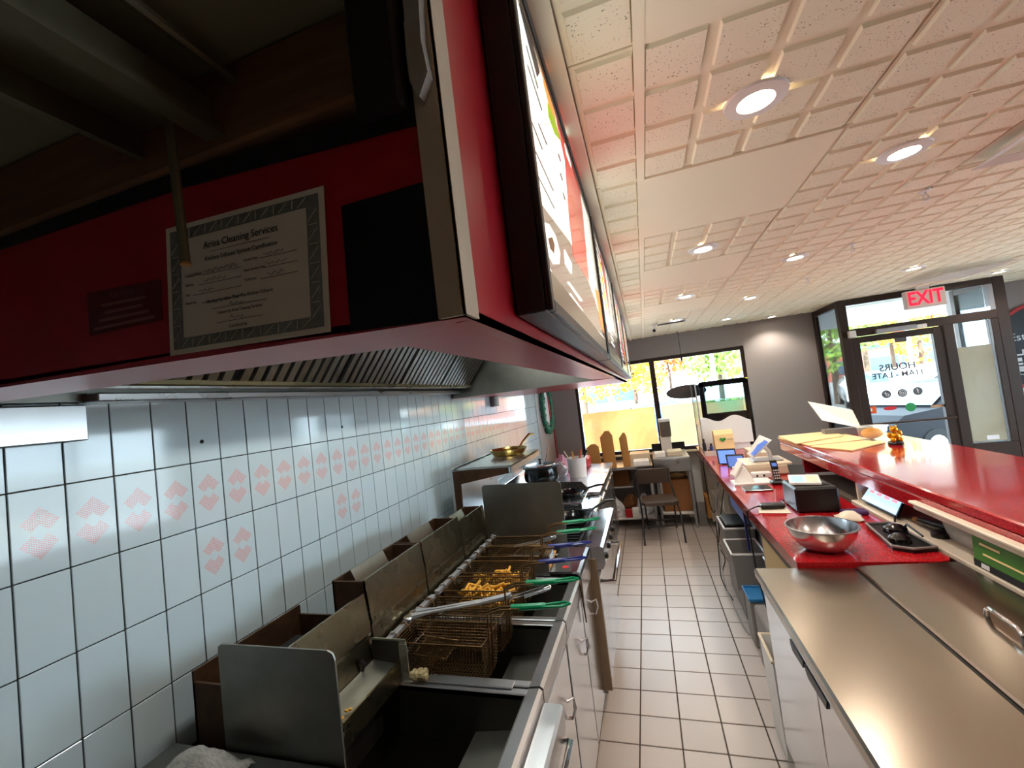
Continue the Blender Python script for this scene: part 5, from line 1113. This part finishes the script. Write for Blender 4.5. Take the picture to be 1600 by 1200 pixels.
# rear steel table and drawer stand
t = thing('rear_table', 'stainless rear table under the window with brown cartons', 'table', (-.42, 6.05, 0))
B().box(-.90, -.02, 5.7, 6.38, .76, .795, .004).build('top', 'steel_bright', t); B().box(-.88, -.04, 5.72, 6.36, .12, .14, .003).build('lower_shelf', 'white_plastic', t); B().box(-.88, -.3, 5.95, 6.36, .48, .495).build('middle_shelf', 'white_plastic', t)
for x in (-.87, -.05):
    for y in (5.73, 6.35): B().tube([(x, y, 0), (x, y, .76)], .018, 10).build('leg', 'silver_paint', t)
t = thing('drawer_stand', 'grey drawer stand beside the rear table with papers on top', 'stand', (.2, 6.0, 0))
B().box(-.005, .43, 5.7, 6.38, .70, .875, .004).build('drawer_box', 'silver_paint', t); B().box(.0, .425, 5.695, 5.70, .72, .86, .002).build('drawer_front', 'steel', t); B().box(.0, .42, 5.74, 6.36, .16, .18).build('lower_shelf', 'white_plastic', t); B().box(.42, .435, 6.34, 6.38, .875, .98).box(0, .43, 6.365, 6.38, .875, .98).build('back_rail', 'navy_panel', t)
for x in (.015, .41):
    for y in (5.73, 6.35): B().tube([(x, y, 0), (x, y, .70)], .016, 10).build('leg', 'silver_paint', t)
for i, (x0, x1, h, y, l) in enumerate(((-.82, -.66, .32, 5.76, 'short wide pointed brown carton stack beside the bucket'), (-.62, -.47, .475, 5.80, 'tallest pointed brown carton stack on the rear table'), (-.375, -.29, .43, 5.82, 'narrow pointed brown carton stack on the rear table'))):
    xm = (x0+x1)/2; z = .796; w = (x1-x0)/2
    t = thing('carton_stack', l, 'carton', (xm, y, z), 'pointed brown cartons')
    B().prism([(x0, z), (x1, z), (x1-.008, z+h*.87), (xm+w*.35, z+h), (xm-w*.35, z+h), (x0-.008, z+h*.86)], 1, y, y+.05).build('front_carton', 'card', t); B().prism([(x0-.012, z), (x1-.02, z), (x1-.03, z+h*.85), (xm-.012, z+h*.985), (x0-.025, z+h*.83)], 1, y+.052, y+.10).build('rear_carton', 'card', t)
for (x0, x1, y0, y1, z0, z1, l, m, n) in ((-.25, -.06, 5.75, 5.98, .796, .85, 'stack of white paper trays on the rear table edge', 'paper_white', 'paper_stack'), (-.3, -.04, 6.02, 6.28, .796, .91, 'cream carton on the rear table by the window', 'cream_plastic', 'white_carton'), (.02, .15, 5.78, 5.98, .876, .93, 'white paper bundle on the drawer stand', 'paper_white', 'paper_bundle'), (.18, .36, 5.8, 6.05, .876, .935, 'cream box with dark label on the drawer stand', 'cream_plastic', 'small_box')):
    o = B().box(x0, x1, y0, y1, z0, z1, .004).build(n, m); tag(o, l, 'paper' if 'paper' in n else 'box')
t = thing('cup_dispenser', 'grey and white wall cup dispenser in front of the window mullion', 'dispenser', (.2, 6.25, .876))
B().box(.13, .26, 6.16, 6.32, .876, 1.09, .006).build('base', 'white_plastic', t); B().box(.135, .275, 6.14, 6.32, 1.09, 1.29, .008).build('hopper', 'steel_dull', t); B().box(.13, .28, 6.13, 6.33, 1.29, 1.33, .006).build('cap', 'white_plastic', t)
for (x, y, z, r, h, l, m, cat) in ((-.56, 5.84, .141, .1, .25, 'white plastic bag with green print on the rear lower shelf', 'glove_plastic', 'bag'), (-.36, 6.1, .141, .1, .22, 'brown paper bundle on the rear lower shelf', 'brown_carton', 'bundle'), (-.18, 5.9, .141, .09, .26, 'clear bag of cups behind the folding chair', 'glove_plastic', 'bag'), (.26, 6.0, .58, .12, .1, 'wrapped bread bag on the boxes in the drawer stand', 'card_pale', 'bag')): bag('shelf_bag', x, y, z, r, h, l, m, cat, seed=int(abs(x*100)), group=None)
o = B().box(-.83, -.62, 6.0, 6.3, .496, .6, .004).build('yellow_box', 'card_pale'); tag(o, 'pale yellow box on the rear table middle shelf', 'box')
o = B().box(-.56, -.34, 6.0, 6.3, .496, .70, .004).build('brown_crate', 'brown_carton'); tag(o, 'dark brown crate on the rear table middle shelf', 'crate')
o = B().box(.06, .39, 5.8, 6.3, .181, .575, .004).build('brown_carton', 'brown_carton'); tag(o, 'large brown carton inside the drawer stand', 'carton')
t = thing('red_box', 'red and white box on the rear lower shelf', 'box', (-.38, 5.76, .141)); B().box(-.34, -.26, 5.74, 5.8, .141, .26, .003).build('white_side', 'paper_white', t); B().box(-.43, -.345, 5.74, 5.8, .141, .24, .003).build('red_side', 'red_plastic', t)
t = thing('glass_bin', 'clear plastic bin between drawer stand and red counter', 'bin', (.49, 5.9, 0)); b = B().box(.44, .53, 5.75, 5.755, .3, .7).box(.44, .53, 6.15, 6.155, .3, .7).box(.44, .444, 5.75, 6.15, .3, .7); b.build('bin', 'clear_plastic', t); B().box(.44, .53, 5.75, 6.15, 0, .3, .006).build('base', 'grey_plastic', t)
# folding chair
t = thing('folding_chair', 'brown padded folding chair with black tube legs', 'chair', (0, 5.35, 0))
b = B(); b.prism([(-.2, 5.20), (-.15, 5.13), (.16, 5.15), (.215, 5.22), (.17, 5.55), (-.19, 5.53)], 2, .43, .465); b.build('seat', 'brown_vinyl', t)
b = B(); b.prism([(-.235, .60), (.145, .605), (.15, .72), (.12, .775), (-.20, .775), (-.245, .72)], 1, 5.55, 5.585); b.build('backrest', 'brown_vinyl', t)
for s, (fx0, fy0), (rx, ry) in ((-1, (-.215, 5.10), (-.17, 5.72)), (1, (.228, 5.17), (.17, 5.74))):
    xs = -.225 if s < 0 else .16
    B().tube([(fx0, fy0, .0), (fx0*.95, fy0+.12, .3), (xs, 5.5, .62), (xs, 5.59, .76)], .011, 8).build('leg', 'black', t, smooth=.7)
    B().tube([(rx, ry, 0), (rx, 5.45, .42), (rx, 5.40, .43)], .011, 8).build('leg', 'black', t, smooth=.7)
B().tube([(-.20, 5.19, .18), (.21, 5.25, .18)], .009, 8).build('stretcher', 'black', t); B().tube([(-.17, 5.65, .12), (.17, 5.67, .12)], .009, 8).build('stretcher', 'black', t)
for x in (-.06, .05): B().box(x-.012, x+.012, 5.555, 5.575, .47, .60).build('slat', 'silver_paint', t)

# ================================================================== OUTSIDE
GZ = -.2
o = B().box(-70, 90, 6.62, 140, GZ-.3, GZ).box(5.63, 90, -40, 6.62, GZ-.3, GZ).build('car_park', 'asphalt', kind='structure')
o = B().box(-40, 60, 6.63, 9.0, GZ, GZ+.08).build('walkway', 'pavement', kind='structure')
B().box(1.2, 9, 6.63, 10.0, 2.5, 2.62).build('canopy', 'stucco_out', kind='structure')
def car(x, y, rz, m, label, s=1):
    t = thing('parked_car', label, 'car', (x, y, GZ), 'parked cars', rz=rz, local=True); t.scale = (s, s, s)
    L, W_, = 4.4, 1.8
    prof = [(-2.2, .35), (-2.15, .75), (-1.9, .92), (-1.2, .98), (-.55, 1.40), (.75, 1.43), (1.5, 1.02), (2.1, .95), (2.2, .6), (2.15, .32)]
    vs = []; n = len(prof)
    for sgn in (-1, 1):
        for k, (u, z) in enumerate(prof): vs.append((u, sgn*(W_/2-(.18 if z > 1.1 else 0)), z))
    fs = [tuple(range(n)), tuple(range(2*n-1, n-1, -1))]+[(i, (i+1) % n, n+(i+1) % n, n+i) for i in range(n)]
    B().add(vs, fs).build('body', m, t)
    for sgn in (-1, 1):
        yy = sgn*.80; B().add([(-1.0, yy+sgn*.075, 1.02), (.05, yy+sgn*.075, 1.02), (.05, yy-sgn*.06, 1.37), (-.5, yy-sgn*.06, 1.36)], [(0, 1, 2, 3)]).add([(.12, yy+sgn*.075, 1.02), (1.3, yy+sgn*.075, 1.04), (.75, yy-sgn*.06, 1.39), (.12, yy-sgn*.06, 1.38)], [(0, 1, 2, 3)]).build('side_window', 'car_glass', t)
    B().add([(-1.17, -.76, 1.02), (-1.17, .76, 1.02), (-.57, .68, 1.40), (-.57, -.68, 1.40)], [(0, 1, 2, 3)]).xf(Matrix.Translation((-.02, 0, .015))).build('windscreen', 'car_glass', t); B().add([(1.46, -.76, 1.06), (1.46, .76, 1.06), (.78, .68, 1.42), (.78, -.68, 1.42)], [(0, 1, 2, 3)]).xf(Matrix.Translation((.03, 0, .015))).build('rear_window', 'car_glass', t)
    for u in (-1.35, 1.35):
        for sgn in (-1, 1):
            w = B().lathe([(0, -.1), (.30, -.1), (.32, -.06), (.32, .06), (.3, .1), (0, .1)], (u, sgn*.82, .32), 18, 'y').build('wheel', 'tyre', t); B().lathe([(0, -.105), (.19, -.105), (.19, .105), (0, .105)], (u, sgn*.82, .32), 14, 'y').build('hubcap', 'silver_paint', w)
    for sgn in (-1, 1): B().cbox((-2.15, sgn*.65, .72), (.1, .3, .13), .02).build('headlamp', 'lampglass', t); B().cbox((2.14, sgn*.68, .78), (.1, .26, .14), .02).build('tail_lamp', 'red_sticker', t)
def put(px, py, y): p = at(px, py, y=y); return p.x, y
for (px, y, rz, m, l) in ((950, 24, 1.45, 'car_red', 'red parked car seen through the left window pane'), (1000, 17, .35, 'car_blue', 'blue parked car seen through the window beside the mullion'), (1055, 26, .1, 'car_silver', 'silver parked car seen through the right window pane'),
                          (1350, 24, 1.3, 'car_white', 'white parked car seen through the door beside the tree'), (1378, 29, 1.2, 'car_silver', 'silver parked car seen through the door glass'), (1412, 33.5, .2, 'car_white', 'white parked car below the HOURS lettering'), (1446, 44, .1, 'car_silver', 'grey parked car far behind the light pole'), (1478, 11, .35, 'car_dark', 'dark parked car close outside the entry door')):
    x, _ = put(px, 600, y); car(x, y, rz, m, l)
def tree(px, y, h, r, m, label, seed, tz=.0):
    random.seed(seed); x, _ = put(px, 560, y)
    t = thing('autumn_tree', label, 'tree', (x, y, GZ), 'trees outside', local=True)
    B().tube([(0, 0, 0), (.05, 0, h*.4), (-.05, .05, h*.75)], [.18, .13, .06], 8).build('trunk', 'bark', t)
    b = B(); cl = [(random.gauss(0, r*.45), random.gauss(0, r*.4), h*.62+random.gauss(0, h*.15), random.uniform(.25, .5)*r) for _ in range(16)]
    for i in range(1500):
        cx, cy, cz, cr = random.choice(cl); d = Vector((random.gauss(0, 1), random.gauss(0, 1), random.gauss(0, 1))).normalized()*cr*random.uniform(.6, 1.05)
        c = Vector((cx, cy, cz))+d; a = Vector((random.gauss(0, 1), random.gauss(0, 1), random.gauss(0, 1))).normalized(); q = a.orthogonal().normalized(); s = random.uniform(.1, .2)*(h/6)
        b.add([c+a*s, c+q*s*.7, c-a*s, c-q*s*.7], [(0, 1, 2, 3)])
    b.build('crown', m, t, kind='stuff')
for a in ((905, 32, 7.5, 2.6, 'leaf_yellow', 'yellow tree at the left edge of the window view', 1), (985, 40, 9, 3.4, 'leaf_yellow', 'tall yellow tree behind the parked red car', 2), (1042, 45, 7.5, 2.4, 'leaf_orange', 'orange tree behind the window mullion', 3), (1120, 30, 6.4, 2.8, 'leaf_green', 'green tree in the right window pane', 4), (1180, 38, 7.5, 3, 'leaf_yellow', 'yellow tree at the right edge of the window', 5),
          (1300, 26, 7, 3, 'leaf_green', 'green tree seen through the entry side glass', 6), (1352, 34, 7.5, 3.4, 'leaf_green', 'green tree behind the white cars', 7), (1395, 46, 9, 3, 'leaf_yellow', 'yellow tree behind the HOURS lettering', 8), (1440, 39, 9, 3, 'leaf_orange', 'orange tree behind the light pole', 9), (1470, 53, 10, 3.4, 'leaf_yellow', 'large yellow tree at the far right of the door', 10)): tree(*a)
for px, y, l in ((1112, 20, 'tall light pole outside the right window pane'), (1424, 21, 'tall light pole outside the entry door')):
    x, _ = put(px, 560, y); t = thing('light_pole', l, 'light pole', (x, y, GZ), 'light poles', local=True)
    B().tube([(0, 0, 0), (0, 0, 9)], [.1, .06], 10).build('pole', 'pole_out', t); B().tube([(0, 0, 8.8), (.9, 0, 9.1)], .04, 8).build('arm', 'pole_out', t); B().cbox((1.1, 0, 9.1), (.5, .2, .1), .03).build('lamp_head', 'pole_out', t)
for (px, y, w, d, h, m, l) in ((1325, 62, 11, 6, 4.4, 'brick_out', 'low red brick shop across the car park'), (1400, 70, 15, 8, 4, 'stucco_out', 'pale shop across the car park behind the cars'), (925, 55, 11, 8, 4.6, 'stucco_out', 'pale shop beyond the left window pane')):
    x, _ = put(px, 590, y); t = thing('shop_building', l, 'building', (x, y, GZ), 'shops across the car park', local=True)
    B().box(-w/2, w/2, 0, d, 0, h).build('walls', m, t); B().box(-w/2-.2, w/2+.2, -.2, d+.2, h, h+.3).build('roof', 'grey_plastic', t)
    for k in range(3): wn = B().box(-w/2+.6+k*w/3, -w/2+w/3-.2+k*w/3, -.05, .02, .8, 2.4).build('window', 'car_glass', t)
    B().box(-w/2+.5, w/2-.5, -.12, 0, h-.9, h-.3).build('fascia', 'teal_out', t)
